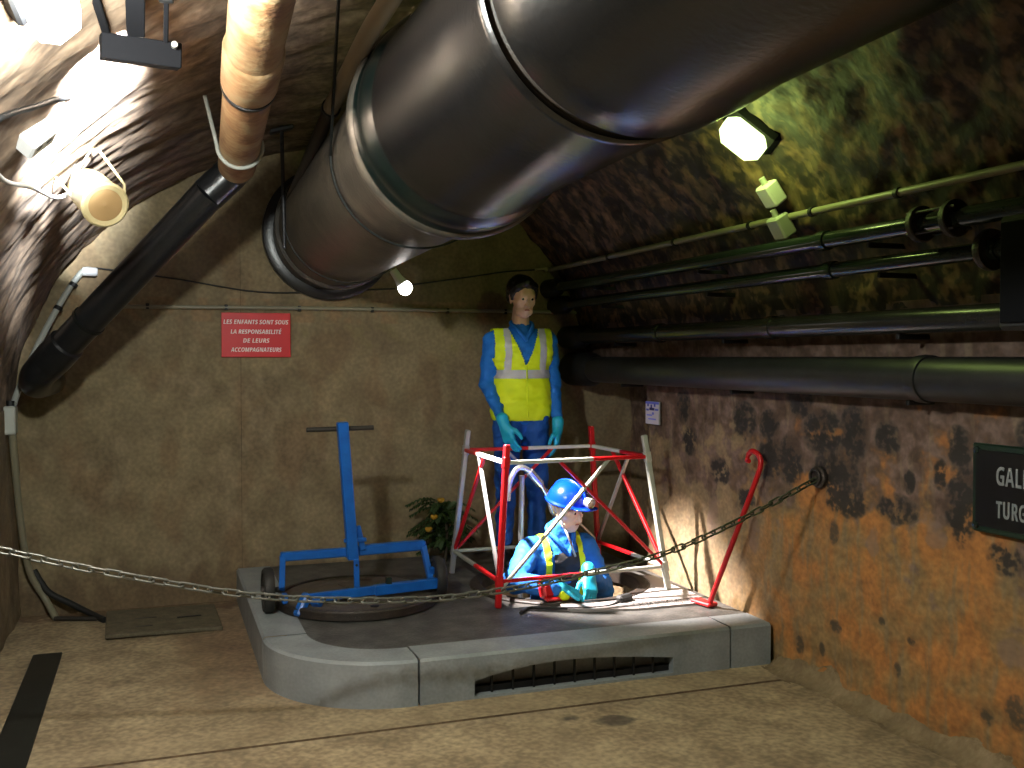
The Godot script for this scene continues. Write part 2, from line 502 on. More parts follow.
func add_tube(st: SurfaceTool, pts: Array, radius, seg := 14, caps := true, closed := false) -> void:
	var n := pts.size()
	var rings := []
	var norms := []
	var x := Vector3.ZERO
	for i in n:
		var t: Vector3
		if closed: t = (pts[(i + 1) % n] - pts[(i - 1 + n) % n])
		elif i == 0: t = pts[1] - pts[0]
		elif i == n - 1: t = pts[i] - pts[i - 1]
		else: t = (pts[i + 1] - pts[i]).normalized() + (pts[i] - pts[i - 1]).normalized()
		t = t.normalized()
		if i == 0: x = frame_for(t).x
		else: x = (x - t * x.dot(t)).normalized()
		var y := t.cross(x)
		var r: float = radius[i] if radius is Array else radius
		var ring := PackedVector3Array()
		var nn := PackedVector3Array()
		for j in seg:
			var a := TAU * j / seg
			var d := x * cos(a) + y * sin(a)
			nn.append(d)
			ring.append(pts[i] + d * r)
		rings.append(ring)
		norms.append(nn)
	for i in (n if closed else n - 1):
		var k := (i + 1) % n
		for j in seg:
			var l := (j + 1) % seg
			for q in [[i, j], [k, j], [k, l], [i, j], [k, l], [i, l]]:
				st.set_normal(norms[q[0]][q[1]])
				st.add_vertex(rings[q[0]][q[1]])
	if caps and not closed:
		for e in [0, n - 1]:
			var out: Vector3 = (pts[0] - pts[1]) if e == 0 else (pts[n - 1] - pts[n - 2])
			for j in seg:
				tri(st, pts[e], rings[e][j], rings[e][(j + 1) % seg], out)

func tube(pts: Array, radius, seg := 14, caps := true, closed := false) -> Mesh:
	var st := new_st()
	add_tube(st, pts, radius, seg, caps, closed)
	return st.commit()

# profile: [radius, height] pairs round the local y axis
func add_lathe(st: SurfaceTool, profile: Array, seg: int, xf: Transform3D) -> void:
	var n := profile.size()
	var sn := []
	for i in n - 1:
		var d := Vector2(profile[i + 1][0] - profile[i][0], profile[i + 1][1] - profile[i][1])
		sn.append(Vector2(d.y, -d.x).normalized())
	for i in n - 1:
		var na: Vector2 = sn[i]
		var nb: Vector2 = sn[i]
		if i > 0 and (sn[i - 1] as Vector2).dot(sn[i]) > 0.75: na = ((sn[i - 1] as Vector2) + sn[i]).normalized()
		if i < n - 2 and (sn[i + 1] as Vector2).dot(sn[i]) > 0.75: nb = ((sn[i + 1] as Vector2) + sn[i]).normalized()
		for j in seg:
			var a0 := TAU * j / seg
			var a1 := TAU * (j + 1) / seg
			var v := []
			for q in [[i, a0, na], [i + 1, a0, nb], [i + 1, a1, nb], [i, a1, na]]:
				var cs := Vector3(cos(q[1]), 0, sin(q[1]))
				v.append([xf * (cs * profile[q[0]][0] + Vector3(0, profile[q[0]][1], 0)), (xf.basis * (cs * (q[2] as Vector2).x + Vector3(0, (q[2] as Vector2).y, 0))).normalized()])
			for q in [0, 2, 1, 0, 3, 2]:
				st.set_normal(v[q][1])
				st.add_vertex(v[q][0])

func lathe(profile: Array, seg := 32, xf := Transform3D.IDENTITY) -> Mesh:
	var st := new_st()
	add_lathe(st, profile, seg, xf)
	return st.commit()

func along(origin: Vector3, dir: Vector3) -> Transform3D:
	return Transform3D(frame_for(dir), origin)

# a flat outline (x, y) pushed from z = 0 to z = depth
func add_prism(st: SurfaceTool, poly: PackedVector2Array, depth: float, xf: Transform3D) -> void:
	var idx := Geometry2D.triangulate_polygon(poly)
	var c := Vector2.ZERO
	for p in poly: c += p
	c /= poly.size()
	for i in range(0, idx.size(), 3):
		var a := poly[idx[i]]
		var b := poly[idx[i + 1]]
		var d := poly[idx[i + 2]]
		tri(st, xf * Vector3(a.x, a.y, 0), xf * Vector3(b.x, b.y, 0), xf * Vector3(d.x, d.y, 0), xf.basis * Vector3(0, 0, -signf(depth)))
		tri(st, xf * Vector3(a.x, a.y, depth), xf * Vector3(b.x, b.y, depth), xf * Vector3(d.x, d.y, depth), xf.basis * Vector3(0, 0, signf(depth)))
	var area := 0.0
	for i in poly.size():
		area += poly[i].cross(poly[(i + 1) % poly.size()])
	for i in poly.size():
		var a := poly[i]
		var b := poly[(i + 1) % poly.size()]
		var e := b - a
		var o := Vector2(e.y, -e.x) * signf(area)
		quad(st, xf * Vector3(a.x, a.y, 0), xf * Vector3(b.x, b.y, 0), xf * Vector3(b.x, b.y, depth), xf * Vector3(a.x, a.y, depth), xf.basis * Vector3(o.x, o.y, 0))

func prism(poly: PackedVector2Array, depth: float, xf := Transform3D.IDENTITY) -> Mesh:
	var st := new_st()
	add_prism(st, poly, depth, xf)
	return st.commit()

# smooth path through points
func curve(pts: Array, steps := 8) -> Array:
	var out := []
	var n := pts.size()
	for i in n - 1:
		var p0: Vector3 = pts[maxi(i - 1, 0)]
		var p1: Vector3 = pts[i]
		var p2: Vector3 = pts[i + 1]
		var p3: Vector3 = pts[mini(i + 2, n - 1)]
		for s in steps:
			out.append(p1.cubic_interpolate(p2, p0, p3, s / float(steps)))
	out.append(pts[n - 1])
	return out

# ---------------------------------------------------------------- smooth joined shapes (surface nets)
# a shape: [a, b, radius at a, radius at b, blend, stretch]

func nets(shapes: Array, cell: float, wrinkle := 0.0, wf := 9.0, keep = null) -> Mesh:
	var lo := Vector3.INF
	var hi := -Vector3.INF
	for s in shapes:
		var r: float = maxf(s[2], s[3]) * 1.5 + 0.02
		for p in [s[0], s[1]]:
			lo = lo.min((p as Vector3) - Vector3(r, r, r))
			hi = hi.max((p as Vector3) + Vector3(r, r, r))
	var dim := ((hi - lo) / cell).ceil()
	var nx := int(dim.x) + 2
	var ny := int(dim.y) + 2
	var nz := int(dim.z) + 2
	var field := PackedFloat32Array()
	field.resize(nx * ny * nz)
	field.fill(1.0)
	for s in shapes:
		var a: Vector3 = s[0]
		var b: Vector3 = s[1]
		var ra: float = s[2]
		var rb: float = s[3]
		var k: float = s[4]
		var sc: Vector3 = s[5] if s.size() > 5 else Vector3.ONE
		var smin_ := minf(sc.x, minf(sc.y, sc.z))
		var mid := (a + b) * 0.5
		var ia := (a - mid) / sc
		var ab := (b - a) / sc
		var l2 := maxf(ab.length_squared(), 1e-9)
		var reach := maxf(ra, rb) * maxf(sc.x, maxf(sc.y, sc.z)) + k + cell * 2.0
		var l := ((a.min(b) - Vector3(reach, reach, reach) - lo) / cell).floor()
		var h := ((a.max(b) + Vector3(reach, reach, reach) - lo) / cell).ceil()
		for z in range(maxi(0, int(l.z)), mini(nz, int(h.z) + 1)):
			for y in range(maxi(0, int(l.y)), mini(ny, int(h.y) + 1)):
				var row := (z * ny + y) * nx
				for x in range(maxi(0, int(l.x)), mini(nx, int(h.x) + 1)):
					var p := (lo + Vector3(x, y, z) * cell - mid) / sc - ia
					var t := clampf(p.dot(ab) / l2, 0.0, 1.0)
					var d := ((p - ab * t).length() - lerpf(ra, rb, t)) * smin_
					var o := field[row + x]
					var hh := maxf(k - absf(d - o), 0.0) / maxf(k, 1e-6)
					field[row + x] = minf(d, o) - hh * hh * k * 0.25
	if wrinkle > 0.0:
		var nz_ := fbm(77, wf, 2)
		for z in nz:
			for y in ny:
				for x in nx:
					var i := (z * ny + y) * nx + x
					if absf(field[i]) < 0.04:
						field[i] += nz_.get_noise_3d(x * cell, y * cell * 1.6, z * cell) * wrinkle
	var ids := PackedInt32Array()
	ids.resize(nx * ny * nz)
	ids.fill(-1)
	var verts := PackedVector3Array()
	var corner := [0, 1, nx, nx + 1, nx * ny, nx * ny + 1, nx * ny + nx, nx * ny + nx + 1]
	var cpos := [Vector3(0, 0, 0), Vector3(1, 0, 0), Vector3(0, 1, 0), Vector3(1, 1, 0), Vector3(0, 0, 1), Vector3(1, 0, 1), Vector3(0, 1, 1), Vector3(1, 1, 1)]
	var edges := [[0, 1], [2, 3], [4, 5], [6, 7], [0, 2], [1, 3], [4, 6], [5, 7], [0, 4], [1, 5], [2, 6], [3, 7]]
	for z in nz - 1:
		for y in ny - 1:
			var row := (z * ny + y) * nx
			for x in nx - 1:
				var i := row + x
				var s0 := field[i] < 0.0
				if (field[i + 1] < 0.0) == s0 and (field[i + nx] < 0.0) == s0 and (field[i + nx + 1] < 0.0) == s0 and (field[i + nx * ny] < 0.0) == s0 and (field[i + nx * ny + 1] < 0.0) == s0 and (field[i + nx * ny + nx] < 0.0) == s0 and (field[i + nx * ny + nx + 1] < 0.0) == s0:
					continue
				var sum := Vector3.ZERO
				var cnt := 0
				for e in edges:
					var fa := field[i + corner[e[0]]]
					var fb := field[i + corner[e[1]]]
					if (fa < 0.0) != (fb < 0.0):
						sum += (cpos[e[0]] as Vector3).lerp(cpos[e[1]], fa / (fa - fb))
						cnt += 1
				ids[i] = verts.size()
				verts.append(lo + (Vector3(x, y, z) + sum / cnt) * cell)
	var ok := PackedByteArray()
	ok.resize(verts.size())
	ok.fill(1)
	if keep != null:
		for i in verts.size():
			ok[i] = 1 if keep.call(verts[i]) else 0
	var st := new_st()
	st.set_smooth_group(0)
	for v in verts: st.add_vertex(v)
	var step := [1, nx, nx * ny]
	for z in range(1, nz - 1):
		for y in range(1, ny - 1):
			for x in range(1, nx - 1):
				var i := (z * ny + y) * nx + x
				var s0 := field[i] < 0.0
				for ax in 3:
					if (field[i + step[ax]] < 0.0) == s0: continue
					var u: int = step[(ax + 1) % 3]
					var v: int = step[(ax + 2) % 3]
					var a := ids[i]
					var b := ids[i - u]
					var c := ids[i - u - v]
					var d := ids[i - v]
					if a < 0 or b < 0 or c < 0 or d < 0: continue
					if ok[a] + ok[b] + ok[c] + ok[d] < 4: continue
					if s0:
						for q in [a, c, b, a, d, c]: st.add_index(q)
					else:
						for q in [a, b, c, a, c, d]: st.add_index(q)
	st.generate_normals()
	return st.commit()

func ball(c: Vector3, r: float, k := 0.0, sc := Vector3.ONE) -> Array:
	return [c, c + Vector3(0, 0.0001, 0), r, r, k, sc]

# ---------------------------------------------------------------- the gallery

func rise(z: float) -> float:
	return 1.61 + 0.02 * (z - WZ)

# point of the vault: s 0 = left springing, 1 = right springing
func vault_point(s: float, z: float) -> Vector3:
	var a := PI * (1.0 - s)
	return Vector3(VX + cos(a) * (AL if s < 0.5 else AR), VY + sin(a) * rise(z), z)

func vault_normal(s: float, z: float) -> Vector3:
	var a := PI * (1.0 - s)
	return -Vector3(cos(a) / (AL if s < 0.5 else AR), sin(a) / rise(z), 0).normalized()

# a bent sheet over a grid of points, with a second skin behind it
func sheet(f: Callable, us: Array, vs: Array, thick: float, uv = null) -> Mesh:
	var st := new_st()
	st.set_smooth_group(0)
	var pts := []
	for v in vs:
		for u in us:
			pts.append(f.call(u, v))
	var w := us.size()
	var norm := PackedVector3Array()
	for j in vs.size():
		for i in w:
			var dx: Vector3 = pts[j * w + mini(i + 1, w - 1)] - pts[j * w + maxi(i - 1, 0)]
			var dy: Vector3 = pts[mini(j + 1, vs.size() - 1) * w + i] - pts[maxi(j - 1, 0) * w + i]
			var nn := dx.cross(dy).normalized()
			var pp: Vector3 = pts[j * w + i]
			norm.append(nn if nn.dot(Vector3(1.2, 1.2, clampf(pp.z, -5.0, 3.0)) - pp) > 0.0 else -nn)
	var back := []
	for i in pts.size(): back.append(pts[i] - norm[i] * thick)
	for skin in [[pts, 1, 1.0], [back, 4, -1.0]]:
		var pp: Array = skin[0]
		var g: int = skin[1]
		for j in range(0, vs.size() - 1, g):
			var j2 := mini(j + g, vs.size() - 1)
			for i in range(0, w - 1, g):
				var i2 := mini(i + g, w - 1)
				var q := [j * w + i, j * w + i2, j2 * w + i2, j2 * w + i]
				var face: Vector3 = (pp[q[2]] - pp[q[0]]).cross(pp[q[3]] - pp[q[1]])
				var order := [0, 2, 1, 0, 3, 2] if face.dot(norm[q[0]]) * skin[2] > 0.0 else [0, 1, 2, 0, 2, 3]
				for k in order:
					if uv != null: st.set_uv(uv.call(pts[q[k]]))
					st.set_normal(norm[q[k]] * skin[2])
					st.add_vertex(pp[q[k]])
	return st.commit()

func span(a: float, b: float, n: int) -> Array:
	var out := []
	for i in n + 1: out.append(lerpf(a, b, i / float(n)))
	return out

func right_x(y: float, z: float) -> float:
	if y <= VY: return VX + AR
	return VX + AR * sqrt(maxf(0.0, 1.0 - pow((y - VY) / rise(z), 2.0)))

func shell() -> void:
	var lump := fbm(51, 2.2, 4)
	var fine := fbm(52, 9.0, 3)
	# vault, left of the crown
	var cl := func(u: float, v: float) -> Vector3:
		var p := vault_point(u, v)
		# rough stone, combed along the arch
		var d := lump.get_noise_3d(p.x * 0.8, p.y * 0.8, p.z * 1.6) * 0.026 + fine.get_noise_3d(p.x * 0.5, p.y * 0.5, p.z * 1.5) * 0.004
		return p + vault_normal(u, v) * d
	structure("ceiling", sheet(cl, span(-0.004, 0.52, 110), span(ZB, WZ - 0.05, 330), 0.2), M.vault, "rough brown stone vault on the left side and crown", "ceiling")
	var cr := func(u: float, v: float) -> Vector3:
		var p := vault_point(u, v)
		var d := lump.get_noise_3d(p.x, p.y, p.z) * 0.03 + fine.get_noise_3d(p.x, p.y, p.z) * 0.014
		return p + vault_normal(u, v) * d
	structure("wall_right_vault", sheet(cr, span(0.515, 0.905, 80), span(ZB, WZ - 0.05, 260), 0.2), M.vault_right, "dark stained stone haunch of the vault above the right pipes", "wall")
	var zs := span(ZB, -2.0, 30) + span(-2.05, -5.50, 140) + span(-5.52, WZ - 0.06, 20)
	var wr := func(u: float, v: float) -> Vector3:
		var y := u
		var p := Vector3(right_x(y, v), y, v)
		if v < -5.51 and y < 1.36: p.x += 0.30
		p.x += lump.get_noise_3d(1.0, y * 1.2, v * 1.2) * 0.018 + fine.get_noise_3d(2.0, y * 0.7, v * 1.3) * 0.006
		return p
	var uvr := func(p: Vector3) -> Vector2:
		return Vector2((p.z - WZ) / 4.35, 1.0 - clampf(p.y, 0.0, 1.699) / 1.7)
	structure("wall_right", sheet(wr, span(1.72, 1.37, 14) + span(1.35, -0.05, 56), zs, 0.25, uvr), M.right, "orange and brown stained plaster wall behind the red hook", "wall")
	var wl := func(u: float, v: float) -> Vector3:
		var p := Vector3(VX - AL, u, v)
		p.x += lump.get_noise_3d(3.0, u, v) * 0.02
		return p
	structure("wall_left", sheet(wl, span(-0.05, 1.22, 30), span(ZB, WZ - 0.06, 160), 0.25), M.left_plaster, "rough plastered wall at the left with conduits", "wall")
	# end wall: two plaster panels with a joint
	var back := structure("wall_end", box(Vector3(4.6, 3.3, 0.2), 0.0, Transform3D(Basis(), Vector3(1.2, 1.5, WZ - 0.125))), M.groove, "mottled tan plaster wall closing the gallery", "wall")
	var uve := func(p: Vector3) -> Vector2:
		return Vector2((p.x + 0.8) / 4.0, 1.0 - clampf(p.y, 0.0, 2.899) / 2.9)
	var we := func(u: float, v: float) -> Vector3:
		return Vector3(u, v, WZ + lump.get_noise_3d(u, v, 5.0) * 0.008 + fine.get_noise_3d(u, v, 7.0) * 0.002)
	for r in [[-0.95, 0.485], [0.4885, 3.35]]:
		part(back, "plaster_panel", sheet(we, span(r[0], r[1], int((r[1] - r[0]) * 32)), span(-0.05, 3.1, 100), 0.02, uve), M.end)
	structure("wall_back", box(Vector3(4.6, 3.4, 0.2), 0.0, Transform3D(Basis(), Vector3(1.2, 1.5, ZB + 0.08))), M.cement, "plain cement wall closing the gallery behind the viewer", "wall")
	# floor: two slabs with a joint, and the opening under the manhole
	var st := new_st()
	for r in [[-0.95, 1.62, WZ - 0.1, -3.936], [2.72, 3.35, WZ - 0.1, -3.936], [1.62, 2.72, WZ - 0.1, -5.85], [1.62, 2.72, -4.75, -3.936]]:
		add_box(st, Transform3D(Basis(), Vector3((r[0] + r[1]) / 2, -0.06, (r[2] + r[3]) / 2)), Vector3(r[1] - r[0], 0.12, r[3] - r[2]))
	add_box(st, Transform3D(Basis(), Vector3(1.2, -0.06, (ZB + 0.1 - 3.914) / 2)), Vector3(4.3, 0.12, ZB + 0.1 + 3.914))
	var fl := structure("floor", st.commit(), M.floor, "sandy beige concrete floor of the gallery", "floor")
	part(fl, "joint_filler", box(Vector3(4.3, 0.09, 0.03), 0.0, Transform3D(Basis(), Vector3(1.2, -0.056, -3.925))), M.groove)
	# rough cement fillet at the foot of the right wall
	var fil := func(u: float, v: float) -> Vector3:
		var w := 0.10 + lump.get_noise_2d(v * 1.5, 3.0) * 0.05
		var h := 0.09 + lump.get_noise_2d(v * 1.7, 9.0) * 0.05
		var a := u * PI * 0.5
		return Vector3(VX + AR + 0.01 - w * (1.0 - cos(a)) * 1.05 - 0.004, h * (1.0 - sin(a)) + 0.0, v) + Vector3(fine.get_noise_2d(v * 2.0, u) * 0.008, fine.get_noise_2d(v * 2.0, u + 5.0) * 0.006, 0)
	structure("trim_1", sheet(fil, span(0.0, 1.0, 10), span(ZB, -4.13, 180), 0.03), M.cement, "rough cement fillet along the foot of the right wall", "trim")

# ---------------------------------------------------------------- platform

const HOLE := Vector2(2.17, -5.30)
const HOLE_R := 0.45

func arc2(c: Vector2, r: float, a0: float, a1: float, n: int) -> Array:
	var out := []
	for i in n + 1:
		var a := lerpf(a0, a1, i / float(n))
		out.append(c + Vector2(cos(a), sin(a)) * r)
	return out

# outline given as (x, z), extruded from y0 to y1
func slab(poly: Array, y0: float, y1: float) -> Mesh:
	var p2 := PackedVector2Array()
	for p in poly: p2.append(Vector2(p.x, -p.y))
	return prism(p2, y1 - y0, Transform3D(Basis(Vector3(1, 0, 0), Vector3(0, 0, -1), Vector3(0, 1, 0)), Vector3(0, y0, 0)))

# a kerbstone with a rounded top arris: strips between an outer and an inner outline
func kerb_strip(outer: Array, inner: Array, h: float) -> Mesh:
	var st := new_st()
	var b := 0.012
	var n := outer.size()
	for i in n - 1:
		var oo := []
		for k in [i, i + 1]:
			var d: Vector2 = ((inner[k] as Vector2) - outer[k]).normalized()
			oo.append([outer[k], outer[k] + d * b, inner[k], d])
		var v := func(p: Vector2, y: float) -> Vector3: return Vector3(p.x, y, p.y)
		var out := Vector3(-oo[0][3].x, 0, -oo[0][3].y)
		quad(st, v.call(oo[0][0], 0.0), v.call(oo[1][0], 0.0), v.call(oo[1][0], h - b), v.call(oo[0][0], h - b), out)
		quad(st, v.call(oo[0][0], h - b), v.call(oo[1][0], h - b), v.call(oo[1][1], h), v.call(oo[0][1], h), out + Vector3.UP)
		quad(st, v.call(oo[0][1], h), v.call(oo[1][1], h), v.call(oo[1][2], h), v.call(oo[0][2], h), Vector3.UP)
		quad(st, v.call(oo[0][2], 0.0), v.call(oo[1][2], 0.0), v.call(oo[1][2], h), v.call(oo[0][2], h), -out)
	for e in [0, n - 1]:
		var o: Vector2 = outer[e]
		var q: Vector2 = inner[e]
		var t: Vector2 = (outer[0] - outer[1]) if e == 0 else (outer[n - 1] - outer[n - 2])
		quad(st, Vector3(o.x, 0, o.y), Vector3(q.x, 0, q.y), Vector3(q.x, h, q.y), Vector3(o.x, h - b, o.y), Vector3(t.x, 0, t.y))
	return st.commit()

func arch_top(x: float) -> float:
	var t := (x - 1.30) / 0.98
	return lerpf(0.078, 0.086, t) + 0.048 * sin(PI * pow(clampf(t, 0, 1), 0.82))

func platform() -> void:
	var t := thing("display_platform", "low grey kerbed platform carrying the manhole and the workers", "platform")
	var zf := -4.15
	var zi := -4.36
	# kerbs
	part(t, "kerbstone", kerb_strip([Vector2(0.45, WZ + 0.02), Vector2(0.45, -4.732)], [Vector2(0.65, WZ + 0.02), Vector2(0.65, -4.732)], DECK), M.kerb)
	var c := Vector2(1.02, -4.72)
	part(t, "kerbstone", kerb_strip(arc2(c, 0.57, PI, PI * 0.5, 20), arc2(c, 0.37, PI, PI * 0.5, 20), DECK), M.kerb)
	part(t, "kerbstone", kerb_strip([Vector2(1.02, zf), Vector2(1.045, zf)], [Vector2(1.02, zi + 0.01), Vector2(1.045, zi + 0.01)], DECK), M.kerb)
	# the long front stone with its drain mouth
	var st := new_st()
	var x0 := 1.055
	var x1 := 2.585
	var b := 0.012
	var fwd := Vector3(0, 0, 1)
	var lip := 0.012
	for r in [[x0, 1.30], [2.28, x1]]:
		quad(st, Vector3(r[0], 0, zf), Vector3(r[1], 0, zf), Vector3(r[1], DECK - b, zf), Vector3(r[0], DECK - b, zf), fwd)
	var xs := span(1.30, 2.28, 28)
	for i in 28:
		var a: float = xs[i]
		var d: float = xs[i + 1]
		var ya := arch_top(a)
		var yd := arch_top(d)
		quad(st, Vector3(a, ya, zf), Vector3(d, yd, zf), Vector3(d, DECK - b, zf), Vector3(a, DECK - b, zf), fwd)
		quad(st, Vector3(a, 0, zf), Vector3(d, 0, zf), Vector3(d, lip, zf), Vector3(a, lip, zf), fwd)
		quad(st, Vector3(a, ya, zf), Vector3(d, yd, zf), Vector3(d, yd, zi), Vector3(a, ya, zi), Vector3.DOWN)
		quad(st, Vector3(a, lip, zf), Vector3(d, lip, zf), Vector3(d, lip, zi), Vector3(a, lip, zi), Vector3.UP)
	for q in [[1.30, 1.0], [2.28, -1.0]]:
		var yy := arch_top(q[0])
		quad(st, Vector3(q[0], lip, zf), Vector3(q[0], yy, zf), Vector3(q[0], yy, zi), Vector3(q[0], lip, zi), Vector3(q[1], 0, 0))
	quad(st, Vector3(x0, DECK - b, zf), Vector3(x1, DECK - b, zf), Vector3(x1, DECK, zf - b), Vector3(x0, DECK, zf - b), Vector3(0, 1, 1))
	quad(st, Vector3(x0, DECK, zf - b), Vector3(x1, DECK, zf - b), Vector3(x1, DECK, zi), Vector3(x0, DECK, zi), Vector3.UP)
	for q in [[x0, -1.0], [x1, 1.0]]:
		quad(st, Vector3(q[0], 0, zf), Vector3(q[0], DECK - b, zf), Vector3(q[0], DECK, zi), Vector3(q[0], 0, zi), Vector3(q[1], 0, 0))
	part(t, "kerbstone", st.commit(), M.kerb)
	part(t, "kerbstone", kerb_strip([Vector2(2.595, zf), Vector2(2.815, zf)], [Vector2(2.595, zi), Vector2(2.815, zi)], DECK), M.kerb)
	# drain grille
	for i in 9:
		var x := 1.39 + i * 0.1
		part(t, "grille_bar", box(Vector3(0.009, arch_top(x) - lip, 0.012), 0.001, Transform3D(Basis(), Vector3(x, (arch_top(x) + lip) / 2, zf - 0.035))), M.black)
	part(t, "grille_rail", box(Vector3(0.98, 0.028, 0.012), 0.001, Transform3D(Basis(), Vector3(1.79, lip + 0.014, zf - 0.05))), M.black)
	part(t, "gutter", box(Vector3(1.0, 0.12, 0.02), 0.0, Transform3D(Basis(), Vector3(1.79, 0.095, zf - 0.10))), M.kerb)
	# deck with the round opening
	var outline := [Vector2(0.645, WZ + 0.02), Vector2(0.645, -4.72)] + arc2(c, 0.375, PI, PI * 0.5, 14) + [Vector2(2.815, zi + 0.005), Vector2(2.815, WZ + 0.02)]
	var angs := []
	for i in 120: angs.append(TAU * i / 120.0)
	for p in outline: angs.append(fposmod(((p as Vector2) - HOLE).angle(), TAU))
	angs.sort()
	var dk := new_st()
	var rim := func(a: float) -> Vector2: return HOLE + Vector2(cos(a), sin(a)) * (HOLE_R + 0.035)
	var edge := func(a: float) -> Vector2:
		var d := Vector2(cos(a), sin(a))
		var best := 99.0
		for i in outline.size():
			var hit = Geometry2D.segment_intersects_segment(HOLE, HOLE + d * 6.0, outline[i], outline[(i + 1) % outline.size()])
			if hit != null: best = minf(best, HOLE.distance_to(hit))
		return HOLE + d * best
	var y := DECK - 0.004
	for i in angs.size():
		var a0: float = angs[i]
		var a1: float = angs[(i + 1) % angs.size()]
		if absf(a0 - a1) < 1e-5: continue
		var q0: Vector2 = rim.call(a0)
		var q1: Vector2 = rim.call(a1)
		var e0: Vector2 = edge.call(a0)
		var e1: Vector2 = edge.call(a1)
		for yy in [[y, Vector3.UP], [y - 0.05, Vector3.DOWN]]:
			quad(dk, Vector3(q0.x, yy[0], q0.y), Vector3(q1.x, yy[0], q1.y), Vector3(e1.x, yy[0], e1.y), Vector3(e0.x, yy[0], e0.y), yy[1])
	part(t, "deck", dk.commit(), M.deck)
	# manhole frame and shaft
	var rx := Transform3D(Basis(), Vector3(HOLE.x, 0, HOLE.y))
	part(t, "manhole_frame", lathe([[HOLE_R, DECK - 0.06], [HOLE_R, DECK + 0.004], [HOLE_R + 0.006, DECK + 0.01], [HOLE_R + 0.06, DECK + 0.01], [HOLE_R + 0.066, DECK + 0.004], [HOLE_R + 0.066, DECK - 0.01]], 64, rx), M.iron)
	part(t, "manhole_shaft", lathe([[HOLE_R + 0.02, -1.02], [HOLE_R + 0.02, DECK - 0.05]], 48, rx), M.cement)
	part(t, "shaft_floor", lathe([[0.001, -1.0], [HOLE_R + 0.02, -1.0]], 48, rx), M.cement)
	# ribbed steel tread beside the opening
	var ts := new_st()
	var tp := []
	for a in arc2(HOLE, HOLE_R + 0.07, 0.05, PI * 0.62, 20): tp.append(a)
	tp += [Vector2(1.98, -4.68), Vector2(2.32, -4.60), Vector2(2.76, -4.60), Vector2(2.76, -5.27)]
	ts.append_from(slab(tp, DECK - 0.004, DECK + 0.008), 0, Transform3D.IDENTITY)
	for i in 17:
		for j in 3:
			add_box(ts, Transform3D(Basis(Vector3.UP, 0.7 if (i + j) % 2 == 0 else -0.7), Vector3(2.34 + i * 0.025, DECK + 0.009, -4.625 - j * 0.035)), Vector3(0.02, 0.004, 0.006))
	part(t, "tread_plate", ts.commit(), M.pale_plate)

# ---------------------------------------------------------------- mains pipe

const PIPE_X := 1.03

func pipe_c(z: float) -> Vector3:
	return Vector3(PIPE_X, 2.27 + 0.02 * (z - WZ), z)

func ring_prof(z0: float, list: Array) -> Array:
	var out := []
	for q in list: out.append([q[0], q[1] - z0])
	return out

